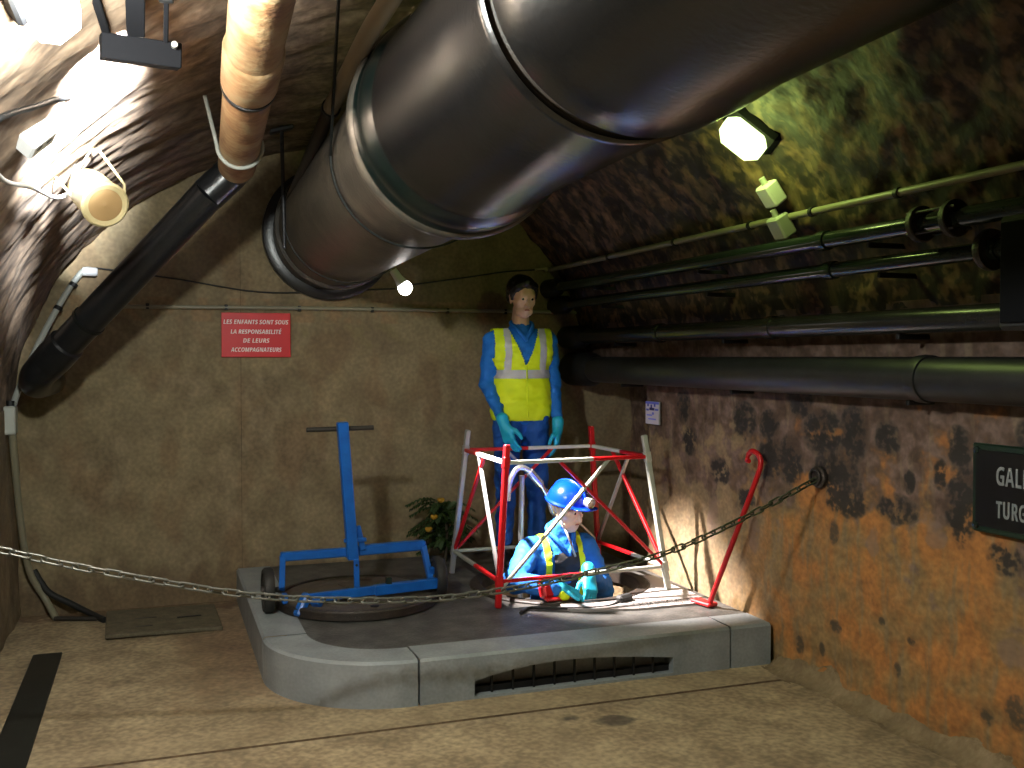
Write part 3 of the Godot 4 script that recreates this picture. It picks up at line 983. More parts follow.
func mains_pipe() -> void:
	var t := thing("mains_pipe", "huge black water main running under the vault to the end wall", "pipe")
	var dir := Vector3(0, 0.02, 1).normalized()
	var base := pipe_c(WZ)
	var xf := along(base, dir)
	# far length, dusty, with its wall flange and band
	part(t, "wall_flange", lathe([[0.34, 0.0], [0.41, 0.0], [0.415, 0.006], [0.415, 0.05], [0.408, 0.056], [0.34, 0.056]], 72, xf), M.drain_black)
	var r := 0.352
	part(t, "pipe_length", lathe([[r, -0.05], [r, 0.30], [r + 0.02, 0.31], [r + 0.02, 0.35], [r, 0.36], [r, 1.0], [r, 1.8], [r, 2.4], [r, 2.9]], 96, xf), M.dusty_paint)
	# first socket joint
	part(t, "gland_ring", lathe([[r, 2.84], [r + 0.042, 2.845], [r + 0.052, 2.86], [r + 0.054, 2.89], [r + 0.05, 2.915], [r + 0.04, 2.925]], 96, xf), M.dusty_paint)
	part(t, "gasket", lathe([[r + 0.042, 2.92], [r + 0.030, 2.935], [r + 0.030, 2.98], [r + 0.038, 3.0], [r + 0.034, 3.05], [r + 0.018, 3.09], [r + 0.010, 3.11]], 96, xf), M.green_black)
	part(t, "pipe_length", lathe([[r, 3.09], [r + 0.012, 3.10], [r + 0.014, 3.13], [r + 0.008, 3.2], [r + 0.003, 3.34], [r, 3.5], [r, 3.9], [r, 4.18], [r + 0.006, 4.20], [r + 0.006, 4.225], [r, 4.235]], 96, xf), M.black_paint)
	# second joint
	part(t, "gasket", lathe([[r, 4.225], [r - 0.012, 4.235], [r - 0.012, 4.29], [r, 4.30]], 96, xf), M.iron)
	part(t, "pipe_length", lathe([[r - 0.01, 4.285], [r + 0.004, 4.29], [r + 0.012, 4.31], [r + 0.012, 4.44], [r + 0.006, 4.52], [r, 4.60], [r, 6.0], [r, 10.4]], 96, xf), M.black_paint)
	# hanger strap and rods
	var h := thing("pipe_hanger", "thin dark steel strap slung round the main from the vault", "pipe hanger")
	var zc := -4.08
	var pc := pipe_c(zc)
	var pts := []
	pts.append(Vector3(0.60, 2.86, -3.42))
	for i in 41:
		var a := lerpf(PI, TAU, i / 40.0)
		pts.append(pc + Vector3(cos(a), sin(a), 0) * 0.362)
	pts.append(Vector3(PIPE_X + 0.362, vault_point(0.52, zc).y - 0.02, zc))
	var st := new_st()
	for i in pts.size() - 1:
		add_bar(st, pts[i], pts[i + 1] + (pts[i + 1] - pts[i]) * 0.02, 0.008, 0.02, 0.0, Vector3.FORWARD)
	part(h, "strap", st.commit(), M.strap)
	var h2 := thing("pipe_hanger", "thin grey rod holding the main next to the end wall", "pipe hanger")
	part(h2, "rod", tube([Vector3(0.655, 2.80, -5.62), Vector3(0.672, 2.10, -5.66)], 0.011, 10), M.rod)
	part(h2, "anchor_plate", box(Vector3(0.13, 0.02, 0.07), 0.004, Transform3D(Basis(Vector3(0, 0, 1), 0.3), Vector3(0.655, 2.745, -5.62))), M.rod)
	part(h2, "clip", lathe([[0.362, -0.012], [0.368, -0.012], [0.368, 0.012], [0.362, 0.012]], 64, along(pipe_c(-5.66), dir)), M.strap)

# ---------------------------------------------------------------- pipes on the left

func left_pipes() -> void:
	# big drain: rusty sleeve, then a black bend down to the left corner
	var A := Vector3(0.262, 2.46, -2.0)
	var B0 := Vector3(0.275, 2.475, -2.75)
	var B := Vector3(0.367, 2.415, -4.93)
	var C := Vector3(-0.50, 1.50, -5.68)
	var t := thing("drain_pipe", "rust-mottled drain pipe turning into a black slanting length at left", "pipe")
	var d1 := (B - B0).normalized()
	part(t, "sleeve", tube([A, B0, B0.lerp(B, 0.45), B + d1 * 0.02], 0.088, 40), M.rust_pipe)
	var bandp := B0.lerp(B, 0.40)
	part(t, "band", lathe([[0.088, -0.012], [0.096, -0.012], [0.096, 0.012], [0.088, 0.012]], 40, along(bandp, d1)), M.black)
	part(t, "collar", lathe([[0.088, -0.35], [0.097, -0.33], [0.097, 0.0], [0.088, 0.02]], 40, along(B0.lerp(B, 0.38), d1)), M.rust_pipe)
	var d2 := (C - B).normalized()
	part(t, "bend", tube(curve([B - d1 * 0.03, B + d1 * 0.07 + d2 * 0.03, B + d2 * 0.22], 6), 0.083, 36), M.drain_black)
	part(t, "slanting_length", tube([B + d2 * 0.2, B.lerp(C, 0.6), C], 0.08, 36), M.drain_black)
	part(t, "socket", lathe([[0.08, 0.0], [0.092, 0.01], [0.094, 0.12], [0.088, 0.22], [0.08, 0.25]], 36, along(C - d2 * 0.12, d2)), M.drain_black)
	part(t, "elbow", tube(curve([C, C + d2 * 0.14, C + d2 * 0.2 + Vector3(0.01, -0.01, -0.12), C + d2 * 0.2 + Vector3(0.03, -0.01, -0.32), Vector3(C.x + d2.x * 0.2 + 0.03, C.y + d2.y * 0.2 - 0.01, WZ - 0.02)], 6), 0.085, 36), M.drain_black)
	var ec := C + d2 * 0.2
	part(t, "clamp", lathe([[0.081, -0.01], [0.087, -0.01], [0.087, 0.01], [0.081, 0.01]], 36, along(B.lerp(C, 0.8), d2)), M.strap)
	# strap holding the sleeve to the vault
	var s := thing("pipe_strap", "light grey strap holding the rusty drain to the vault", "pipe hanger")
	var sp := B0.lerp(B, 0.83)
	var loop := []
	var fb := frame_for(d1)
	loop.append(Vector3(0.20, 2.60, -4.43))
	for i in 17:
		var a := lerpf(PI * 1.0, TAU + 0.3, i / 16.0)
		var side := fb.x * (-1.0 if fb.x.x < 0 else 1.0)
		var upv := side.cross(d1)
		if upv.y < 0: upv = -upv
		loop.append(sp + (side * cos(a) + upv * sin(a)) * 0.097)
	part(s, "band", tube(loop, 0.009, 8), M.grey_plastic)
	# thin pipe beside the main
	var p := thing("thin_pipe", "pale thin pipe curving down beside the huge main", "pipe")
	var path := curve([Vector3(0.66, 2.60, -2.2), Vector3(0.669, 2.575, -2.95), Vector3(0.668, 2.562, -3.35), Vector3(0.69, 2.532, -4.2)], 6)
	part(p, "upper_length", tube(path, 0.033, 18), M.clay_pipe)
	part(p, "joint_band", lathe([[0.033, -0.02], [0.04, -0.018], [0.04, 0.018], [0.033, 0.02]], 20, along(Vector3(0.69, 2.532, -4.2), Vector3(0.02, -0.04, -0.85))), M.black)
	part(p, "lower_length", tube(curve([Vector3(0.69, 2.532, -4.2), Vector3(0.70, 2.46, -4.87), Vector3(0.715, 2.40, -5.6), Vector3(0.715, 2.37, -6.03), Vector3(0.72, 2.36, WZ - 0.02)], 6), 0.03, 16), M.dark_pipe)
	# conduits in the left corner
	var c := thing("conduit", "pale conduit bending down the left corner of the end wall", "conduit")
	part(c, "pipe", tube(curve([Vector3(-0.34, 2.0, -6.31), Vector3(-0.40, 1.995, -6.30), Vector3(-0.50, 1.84, -6.27), Vector3(-0.62, 1.58, -6.16), Vector3(-0.705, 1.33, -6.0), Vector3(-0.722, 1.25, -5.92)], 6), 0.017, 12), M.grey_plastic)
	for q in [[Vector3(-0.45, 1.915, -6.285), Vector3(-0.1, -0.155, 0.03)], [Vector3(-0.53, 1.775, -6.25), Vector3(-0.12, -0.26, 0.11)], [Vector3(-0.68, 1.42, -6.05), Vector3(-0.085, -0.25, 0.16)]]:
		part(c, "clip", lathe([[0.017, -0.012], [0.024, -0.012], [0.024, 0.012], [0.017, 0.012]], 12, along(q[0], q[1])), M.black)
	part(c, "end_fitting", lathe([[0.017, 0.0], [0.026, 0.0], [0.026, 0.07], [0.02, 0.08], [0.0, 0.08]], 14, along(Vector3(-0.40, 1.995, -6.30), Vector3(1, -0.02, 0))), M.white_plastic)
	var jb := thing("junction_box", "small pale grey junction box on the left wall below the drain", "junction box", Vector3(-0.735, 1.165, -5.88))
	part(jb, "body", box(Vector3(0.06, 0.15, 0.11), 0.008), M.grey_plastic)
	part(jb, "gland", lathe([[0.0, 0.0], [0.02, 0.0], [0.02, 0.03], [0.0, 0.03]], 12, along(Vector3(0.0, 0.072, -0.01), Vector3.UP)), M.black)
	var c2 := thing("conduit", "grey conduit dropping from the junction box to the floor", "conduit")
	part(c2, "pipe", tube(curve([Vector3(-0.725, 1.10, -5.86), Vector3(-0.725, 0.9, -5.96), Vector3(-0.72, 0.55, -6.14), Vector3(-0.695, 0.28, -6.26), Vector3(-0.62, 0.11, -6.30), Vector3(-0.555, 0.012, -6.20)], 6), 0.019, 12), M.conduit)
	var c3 := solo("floor_cable", tube(curve([Vector3(-0.68, 0.27, -6.33), Vector3(-0.64, 0.20, -6.31), Vector3(-0.59, 0.14, -6.28), Vector3(-0.47, 0.075, -6.24), Vector3(-0.36, 0.03, -6.15), Vector3(-0.29, 0.016, -6.05)], 6), 0.018, 12), M.rubber, "thick black cable curling from the left corner onto the floor", "cable")
	var cc := solo("floor_conduit", tube([Vector3(-0.56, 0.015, -6.19), Vector3(-0.33, 0.015, -6.10)], 0.013, 10), M.dark_pipe, "short dark conduit lying on the floor in the left corner", "conduit")
	# lid in the floor
	var lid := thing("access_plate", "worn grey floor plate with slots next to the end wall", "floor plate", Vector3(0.02, 0, -5.93))
	part(lid, "plate", box(Vector3(0.60, 0.022, 0.54), 0.004, Transform3D(Basis(Vector3(0, 1, 0), 0.03) * Basis(Vector3(0, 0, 1), -0.02), Vector3(0, 0.017, 0))), M.lid)
	for q in [[-0.12, 0.14], [-0.10, -0.04], [0.14, 0.0]]:
		part(lid, "slot", box(Vector3(0.13, 0.004, 0.015), 0.0, Transform3D(Basis(Vector3(0, 1, 0), 0.05), Vector3(q[0], 0.029, q[1]))), M.black)
	solo("rubber_strip", box(Vector3(0.135, 0.012, 3.4), 0.003), M.mat_black, "long black strip lying on the floor by the left wall", "floor strip", Vector3(-0.53, 0.006, -3.78))

# ---------------------------------------------------------------- pipes on the right

func right_pipes() -> void:
	var spec := [
		["wall_pipe", 2.515, 1.963, 0.033, "green_pipe", "glossy dark green pipe, topmost of the four thick wall pipes"],
		["wall_pipe", 2.565, 1.849, 0.030, "green_pipe", "slim dark green pipe second from the top on the right wall"],
		["wall_pipe", 2.655, 1.634, 0.047, "coal_pipe", "charcoal pipe third from the top on the right wall"],
		["wall_pipe", 2.705, 1.418, 0.083, "fat_pipe", "thickest black pipe, lowest of the four on the right wall"]]
	for i in 4:
		var s = spec[i]
		var t := thing(s[0], s[5], "pipe", Vector3.ZERO, "pipes along the right wall")
		var r: float = s[3]
		var a := Vector3(s[1], s[2], WZ - 0.02)
		part(t, "length", tube([a, Vector3(s[1], s[2], -4.0), Vector3(s[1], s[2], -2.0), Vector3(s[1], s[2], ZB)], r, 32), M[s[4]])
		part(t, "wall_sleeve", lathe([[r, 0.0], [r + 0.03, 0.0], [r + 0.03, 0.16 + 0.05 * i], [r + 0.012, 0.22 + 0.05 * i], [r, 0.24 + 0.05 * i]], 32, along(a, Vector3(0, 0, 1))), M.black)
		var joints: Array = [[-3.36], [-3.38, -2.55], [-3.92, -5.0], [-3.0]][i]
		for z in joints:
			part(t, "coupling", lathe([[r, -0.03], [r + 0.006, -0.028], [r + 0.008, 0.0], [r + 0.006, 0.028], [r, 0.03]], 32, along(Vector3(s[1], s[2], z), Vector3(0, 0, 1))), M[s[4]])
		# brackets to the wall
		for z in [-5.6, -4.35, -3.1, -1.6]:
			var wx := right_x(s[2], z)
			part(t, "bracket", bar(Vector3(s[1], s[2] - r - 0.01, z), Vector3(wx + 0.03, s[2] - r - 0.01, z), 0.018, 0.02), M.black)
		if i == 0:
			for z in [-2.82, -2.665]:
				part(t, "flange", lathe([[r, -0.014], [r + 0.026, -0.014], [r + 0.03, -0.01], [r + 0.03, 0.01], [r + 0.026, 0.014], [r, 0.014]], 32, along(Vector3(s[1], s[2], z), Vector3(0, 0, 1))), M.iron)
			for k in 4:
				var an := PI * 0.25 + k * PI * 0.5
				part(t, "bolt", tube([Vector3(s[1] + cos(an) * (r + 0.018), s[2] + sin(an) * (r + 0.018), -2.85), Vector3(s[1] + cos(an) * (r + 0.018), s[2] + sin(an) * (r + 0.018), -2.63)], 0.005, 8), M.iron)
		if i == 1:
			part(t, "flange", lathe([[r, -0.014], [r + 0.036, -0.014], [r + 0.04, 0.0], [r + 0.036, 0.014], [r, 0.014]], 32, along(Vector3(s[1], s[2], -2.56), Vector3(0, 0, 1))), M.iron)
	var c := thing("conduit", "thin pale conduit running along the right vault above the pipes", "conduit")
	part(c, "pipe", tube([Vector3(2.525, 2.092, WZ - 0.02), Vector3(2.525, 2.092, -3.0), Vector3(2.525, 2.092, ZB)], 0.015, 14), M.conduit)
	for z in [-5.4, -4.6, -3.9, -3.45, -2.95, -2.3]:
		part(c, "clip", lathe([[0.015, -0.01], [0.02, -0.01], [0.02, 0.01], [0.015, 0.01]], 14, along(Vector3(2.525, 2.092, z), Vector3(0, 0, 1))), M.black)
	# dark cabinet at the right edge
	var b := thing("valve_box", "dark box hanging below the green pipes at the right edge", "box", Vector3(2.46, 1.75, -2.14))
	part(b, "body", box(Vector3(0.16, 0.34, 0.42), 0.012), M.black)
	part(b, "lid", box(Vector3(0.012, 0.30, 0.38), 0.004, Transform3D(Basis(), Vector3(-0.086, 0, 0))), M.housing)
	part(b, "hanger", box(Vector3(0.02, 0.22, 0.03), 0.002, Transform3D(Basis(), Vector3(0.07, 0.2, 0.1))), M.black)

# ---------------------------------------------------------------- lamps, signs and fittings

func vault_frame(s: float, z: float, off := 0.0) -> Transform3D:
	var n := vault_normal(s, z)
	var x := n.cross(Vector3(0, 0, 1)).normalized()
	return Transform3D(Basis(x, n, x.cross(n).normalized()), vault_point(s, z) + n * off)

func dome(sc: Vector3, xf: Transform3D) -> Mesh:
	var prof := []
	for i in 13:
		var a := PI * i / 24.0
		prof.append([cos(a), sin(a) * 0.85 + 0.15 if i > 0 else 0.15])
	prof.push_front([1.0, 0.0])
	prof.push_front([0.0, 0.0])
	return lathe(prof, 28, xf * Transform3D(Basis.from_scale(sc), Vector3.ZERO))

func text_mesh(t: String, w: float, h: float, depth: float, bold := true, slant := 0.0) -> Dictionary:
	var tm := TextMesh.new()
	var f := SystemFont.new()
	f.font_names = PackedStringArray(["Droid Sans"])
	f.font_weight = 700 if bold else 400
	tm.font = f
	tm.text = t
	tm.font_size = 64
	tm.pixel_size = 0.01
	tm.depth = 0.05
	var ab := tm.get_aabb()
	var sx := w / ab.size.x
	var sy := h / ab.size.y
	var b := Basis(Vector3(sx, 0, 0), Vector3(slant * sy, sy, 0), Vector3(0, 0, depth / 0.05))
	var c := ab.get_center()
	return {"mesh": tm, "xf": Transform3D(b, -(b * c))}

func put_text(parent: Node, t: String, w: float, h: float, at: Transform3D, m: Material, slant := 0.0) -> void:
	var d := text_mesh(t, w, h, 0.002, true, slant)
	part(parent, "lettering", d.mesh, m, at * (d.xf as Transform3D))

func wall_things() -> void:
	# bulkhead lamps
	var labels := ["square white bulkhead lamp glowing on the left vault, top corner", "oval bulkhead lamp glowing on the right vault over the pipes"]
	for i in 2:
		var t := thing("bulkhead_lamp", labels[i], "lamp", Vector3.ZERO, "bulkhead lamps")
		var xf := vault_frame(BULKS[i][0], BULKS[i][1])
		if i % 2 == 0:
			part(t, "base", box(Vector3(0.13, 0.06, 0.28), 0.008, xf * Transform3D(Basis(), Vector3(0, 0.0, 0))), M.housing)
			part(t, "diffuser_lens", box(Vector3(0.12, 0.085, 0.26), 0.03, xf * Transform3D(Basis(), Vector3(0, 0.075, 0))), M.lens_left)
		else:
			var tilt := Transform3D(Basis(Vector3(0, 1, 0), 0.35), Vector3.ZERO)
			part(t, "base", box(Vector3(0.25, 0.07, 0.17), 0.02, xf * tilt), M.housing)
			part(t, "diffuser_lens", box(Vector3(0.20, 0.11, 0.145), 0.04, xf * tilt * Transform3D(Basis(), Vector3(0, 0.075, 0))), M.lens_right)
	# flood lamp on the left
	var fl := thing("flood_lamp", "dark flood lamp hanging on a bracket, shining on the left vault", "lamp")
	var dir := (FLOOD_TO - FLOOD_AT).normalized()
	var lx := Transform3D(frame_for(Vector3(-0.16, 0.12, -1.0), Vector3.UP), FLOOD_AT)
	var st := new_st()
	# housing opens towards the wall: a pan of five plates
	add_box(st, lx * Transform3D(Basis(), Vector3(0, -0.055, 0)), Vector3(0.215, 0.012, 0.07), 0.003)
	for sx in [-1.0, 1.0]:
		add_box(st, lx * Transform3D(Basis(), Vector3(sx * 0.1035, -0.027, 0)), Vector3(0.008, 0.06, 0.07), 0.002)
		add_box(st, lx * Transform3D(Basis(), Vector3(0, -0.027, sx * 0.031)), Vector3(0.215, 0.06, 0.008), 0.002)
	part(fl, "housing", st.commit(), M.housing)
	part(fl, "lit_glass", box(Vector3(0.195, 0.006, 0.052), 0.0, lx * Transform3D(Basis(), Vector3(0, -0.005, 0))), M.lens_spot)
	part(fl, "bracket_arm", bar(Vector3(-0.125, 2.41, -3.06), Vector3(-0.155, 2.46, -2.72), 0.022, 0.016), M.housing)
	part(fl, "bracket_stem", bar(Vector3(-0.048, 2.41, -3.05), Vector3(-0.045, 2.51, -2.78), 0.05, 0.012), M.housing)
	part(fl, "bracket_arm", bar(Vector3(0.032, 2.40, -3.05), Vector3(0.035, 2.55, -2.83), 0.014, 0.014), M.housing)
	part(fl, "clamp_knob", lathe([[0.0, -0.02], [0.018, -0.018], [0.02, 0.0], [0.018, 0.018], [0.0, 0.02]], 14, along(Vector3(0.033, 2.49, -2.93), Vector3(1, 0, 0.2))), M.black)
	part(fl, "bolt", lathe([[0.0, -0.01], [0.009, -0.01], [0.009, 0.01], [0.0, 0.01]], 10, along(Vector3(0.055, 2.385, -3.02), Vector3(0, 0, 1))), M.steel)
	# spot lamp on the end wall
	var sp := thing("spot_lamp", "small round spot lamp glowing just below the huge main", "lamp")
	var sd := (SPOT_TO - SPOT_AT).normalized()
	part(sp, "glowing_bulb", lathe([[0.0, -0.04], [0.019, -0.036], [0.034, -0.02], [0.04, 0.0], [0.034, 0.021], [0.019, 0.036], [0.0, 0.04]], 24, Transform3D(Basis(), SPOT_AT)), M.bulb)
	part(sp, "socket", lathe([[0.0, 0.0], [0.022, 0.0], [0.024, 0.05], [0.034, 0.09], [0.03, 0.09]], 20, along(SPOT_AT - sd * 0.115, sd)), M.white_plastic)
	part(sp, "stem", tube([SPOT_AT - sd * 0.08, Vector3(1.19, 1.97, -5.31)], 0.008, 8), M.steel)
	# loudspeaker on the left vault
	var face := Vector3(-0.182, 2.085, -4.17)
	var bk := Vector3(-0.262, 2.185, -4.36)
	var ax := (face - bk).normalized()
	var ls := thing("loudspeaker", "cream cylindrical loudspeaker on a wire bracket on the left vault", "loudspeaker")
	part(ls, "body", lathe([[0.0, 0.0], [0.06, 0.0], [0.075, 0.015], [0.08, 0.06], [0.085, 0.20], [0.09, 0.215], [0.09, 0.23], [0.082, 0.236], [0.064, 0.232]], 40, along(bk, ax)), M.cream)
	part(ls, "grille", lathe([[0.066, 0.229], [0.05, 0.232], [0.03, 0.233], [0.012, 0.234], [0.0, 0.238]], 32, along(bk, ax)), M.cream_grille)
	var sb := frame_for(ax)
	var sxv := sb.x if sb.x.x > 0 else -sb.x
	var up := ax.cross(sxv)
	if up.y < 0: up = -up
	part(ls, "bracket", tube([face - ax * 0.07 + sxv * 0.098, face - ax * 0.10 + sxv * 0.1 + up * 0.06, bk + up * 0.15 + sxv * 0.03, bk + up * 0.15 - sxv * 0.05, bk - ax * 0.01 - sxv * 0.15 + up * 0.05, face - ax * 0.1 - sxv * 0.1], 0.006, 8), M.cream)
	part(ls, "bracket_strut", tube([bk + up * 0.15, bk - sxv * 0.06, bk + up * 0.16 - ax * 0.12], 0.005, 8), M.steel)
	part(ls, "screw", lathe([[0.0, 0.0], [0.012, 0.0], [0.012, 0.03], [0.0, 0.03]], 10, along(face - ax * 0.08 + sxv * 0.085, sxv)), M.cream)
	# socket box with two holes
	var jx := vault_frame(0.204, -3.42, 0.035)
	var jb := thing("socket_box", "white socket box with two dark holes on the left vault", "junction box", jx.origin)
	var jr := Transform3D(jx.basis * Basis(Vector3(0, 1, 0), -0.5), Vector3.ZERO)
	part(jb, "body", box(Vector3(0.11, 0.06, 0.075), 0.006, jr), M.white_plastic)
	for k in [-0.022, 0.022]:
		part(jb, "hole", lathe([[0.0, 0.0], [0.013, 0.0], [0.013, 0.003], [0.0, 0.003]], 14, jr * Transform3D(Basis(), Vector3(k, 0.027, 0.006))), M.housing)
		part(jb, "hole", lathe([[0.0, 0.0], [0.011, 0.0], [0.011, 0.003], [0.0, 0.003]], 14, jr * Transform3D(Basis(Vector3(1, 0, 0), PI / 2), Vector3(k, 0.0, 0.029))), M.housing)
	var wv := []
	for q in [[0.19, -3.0, 0.01], [0.178, -3.2, 0.02], [0.175, -3.5, 0.03], [0.185, -3.8, 0.05]]:
		wv.append(vault_point(q[0], q[1]) + vault_normal(q[0], q[1]) * q[2])
	wv.append(bk - sxv * 0.1 - up * 0.06)
	wv.append(bk - ax * 0.01)
	solo("speaker_cable", tube(curve(wv, 6), 0.008, 8), M.white_plastic, "white cable looping from the socket box to the loudspeaker", "cable")
	var wc := []
	for q in [[0.10, -4.0], [0.15, -3.5], [0.185, -3.05], [0.215, -3.25], [0.24, -3.45]]:
		wc.append(vault_point(q[0], q[1]) + vault_normal(q[0], q[1]) * 0.012)
	solo("vault_cable", tube(curve(wc, 6), 0.009, 8), M.black, "black cable crossing the left vault behind the socket box", "cable")
	# fittings below the right lamp
	for q in [[0.79, -3.64, 0.05, "white_plastic", "cream cable box just below the right bulkhead lamp"], [0.818, -3.64, 0.085, "grey_plastic", "grey cable box touching the thin conduit on the right vault"]]:
		var fx := vault_frame(q[0], q[1], q[2])
		var o := thing("cable_box", q[4], "junction box", fx.origin, "cable boxes on the right vault")
		part(o, "body", box(Vector3(0.10, 0.07, 0.085), 0.008, Transform3D(fx.basis, Vector3.ZERO)), M[q[3]])
		part(o, "gland", lathe([[0.0, 0.0], [0.014, 0.0], [0.014, 0.03], [0.0, 0.03]], 10, Transform3D(fx.basis, Vector3.ZERO) * along(Vector3(0.05, 0, 0), Vector3(1, 0, 0))), M.grey_plastic)
	# conduit and wires on the end wall
	var c := thing("conduit", "long thin conduit crossing the end wall just above the red sign", "conduit")
	part(c, "pipe", tube([Vector3(-0.2, 1.797, WZ + 0.022), Vector3(0.86, 1.805, WZ + 0.022), Vector3(2.72, 1.805, WZ + 0.022)], 0.012, 10), M.conduit)
	for x in [-0.05, 0.4, 0.84, 1.3, 1.8, 2.2]:
		part(c, "clip", box(Vector3(0.02, 0.034, 0.03), 0.003, Transform3D(Basis(), Vector3(x, 1.802, WZ + 0.018))), M.black)
	var wz := WZ + 0.012
	solo("wall_wire", tube(curve([Vector3(-0.33, 2.02, wz), Vector3(0.1, 1.97, wz), Vector3(0.6, 1.90, wz), Vector3(1.05, 1.915, wz), Vector3(1.45, 1.94, wz)], 6), 0.005, 6), M.black, "thin dark wire running left from the spot lamp", "cable")
	solo("wall_wire", tube(curve([Vector3(1.47, 1.955, wz), Vector3(1.9, 2.02, wz), Vector3(2.2, 2.07, wz), Vector3(2.43, 2.09, wz)], 6), 0.005, 6), M.black, "thin dark wire rising right from the spot lamp", "cable")
	var hk := thing("wire_hook", "small pale hook on the end wall above the standing worker", "hook", Vector3(2.45, 2.09, WZ))
	part(hk, "stem", tube([Vector3(-0.03, 0, 0.0), Vector3(-0.03, 0, 0.04), Vector3(0.03, 0.005, 0.05)], 0.008, 8), M.cream)
	part(hk, "knob", lathe([[0.0, 0.0], [0.014, 0.004], [0.014, 0.02], [0.0, 0.024]], 12, along(Vector3(0.02, 0.0, 0.045), Vector3(1, 0.1, 0.1))), M.cream)
	# red notice
	var rs := thing("notice_sign", "red notice with white French capitals on the end wall", "sign", Vector3(0.578, 1.635, WZ + 0.02))
	part(rs, "board", box(Vector3(0.414, 0.272, 0.008), 0.002), M.sign_red)
	var rows := [["LES ENFANTS SONT SOUS", 0.385, 0.080], ["LA RESPONSABILITÉ", 0.30, 0.024], ["DE LEURS", 0.155, -0.034], ["ACCOMPAGNATEURS", 0.30, -0.090]]
	for q in rows:
		put_text(rs, q[0], q[1], 0.034 if q[0] == "LA RESPONSABILITÉ" else 0.027, Transform3D(Basis(), Vector3(0.0, q[2], 0.005)), M.ink_white, 0.15)
	# street plate on the right wall
	var gb := Basis(Vector3(0, 0, 1), Vector3(0, 1, 0), Vector3(-1, 0, 0))
	var gs := thing("gallery_sign", "black enamel plate with green rim and grey letters at right edge", "sign", Vector3(2.80, 1.03, -2.635))
	part(gs, "board", box(Vector3(0.45, 0.32, 0.02), 0.006, Transform3D(gb, Vector3.ZERO)), M.sign_green)
	part(gs, "panel", box(Vector3(0.405, 0.275, 0.006), 0.002, Transform3D(gb, Vector3(-0.011, 0, 0))), M.sign_black)
	put_text(gs, "GALERIE", 0.235, 0.066, Transform3D(gb, Vector3(-0.0155, 0.052, 0.012)), M.sign_letter)
	put_text(gs, "TURGOT", 0.20, 0.060, Transform3D(gb, Vector3(-0.0155, -0.066, -0.005)), M.sign_letter)
	for q in [[-0.20, 0.135], [0.20, 0.135], [-0.20, -0.135], [0.20, -0.135]]:
		part(gs, "screw", lathe([[0.0, 0.0], [0.014, 0.0], [0.012, 0.008], [0.0, 0.011]], 14, along(Vector3(-0.01, q[1], q[0]), Vector3(-1, 0, 0))), M.green_pipe)
	# small label
	var li := Image.create(24, 36, false, Image.FORMAT_RGB8)
	li.fill(Color(0.78, 0.76, 0.80))
	for q in [[0, 0, 24, 4, 0.45], [3, 4, 3, 4, 0.3], [9, 5, 3, 5, 0.25], [15, 3, 3, 5, 0.35], [7, 10, 9, 4, 0.12], [1, 12, 5, 3, 0.35], [17, 11, 6, 3, 0.4], [12, 17, 3, 4, 0.45], [2, 21, 10, 2, 0.5], [5, 27, 14, 2, 0.5]]:
		li.fill_rect(Rect2i(q[0], q[1], q[2], q[3]), Color(q[4] * 0.85, q[4] * 0.95, minf(q[4] * 1.5 + 0.15, 1)))
	var lm := plain(Color.WHITE, 0.6)
	lm.albedo_texture = ImageTexture.create_from_image(li)
	var lst := new_st()
	var lv := [[Vector3(0, -0.068, -0.085), Vector2(0, 1)], [Vector3(0, 0.068, -0.085), Vector2(0, 0)], [Vector3(0, 0.068, 0.085), Vector2(1, 0)], [Vector3(0, -0.068, 0.085), Vector2(1, 1)]]
	for k in [0, 1, 2, 0, 2, 3]:
		lst.set_uv(lv[k][1]); lst.set_normal(Vector3(-1, 0, 0)); lst.add_vertex(lv[k][0])
	var lb := thing("wall_label", "small white label with blurred blue print on the right wall", "label", Vector3(2.815, 1.163, -5.40))
	part(lb, "plate", box(Vector3(0.01, 0.138, 0.172), 0.002, Transform3D(Basis(), Vector3(0.0055, 0, 0))), M.grey_plastic)
	part(lb, "print", lst.commit(), lm, Transform3D(Basis(), Vector3(-0.0005, 0, 0)))

# ---------------------------------------------------------------- manhole cover and its lifter

func manhole_cover() -> void:
	var t := thing("manhole_cover", "round iron manhole cover lying flat under the blue lifter", "manhole cover", Vector3(1.0, DECK - 0.004, -5.27))
	var r := 0.43
	part(t, "disc", lathe([[0.0, 0.005], [r - 0.02, 0.0], [r, 0.008], [r, 0.045], [r - 0.008, 0.054], [r - 0.03, 0.054], [r - 0.034, 0.046], [0.0, 0.046]], 72), M.iron)
	part(t, "top_plate", lathe([[r - 0.036, 0.047], [r - 0.05, 0.052], [0.3, 0.053], [0.29, 0.049], [0.27, 0.049], [0.26, 0.053], [0.0, 0.054]], 72), M.cover_top)
	for k in 6:
		var a := k * TAU / 6.0 + 0.2
		part(t, "rib", box(Vector3(0.10, 0.006, 0.02), 0.002, Transform3D(Basis(Vector3.UP, -a), Vector3(cos(a) * 0.16, 0.056, sin(a) * 0.16))), M.cover_top)
	part(t, "pick_hole", lathe([[0.0, 0.0], [0.022, 0.0], [0.022, 0.003], [0.0, 0.003]], 16, Transform3D(Basis(), Vector3(0.02, 0.054, 0.34))), M.black)

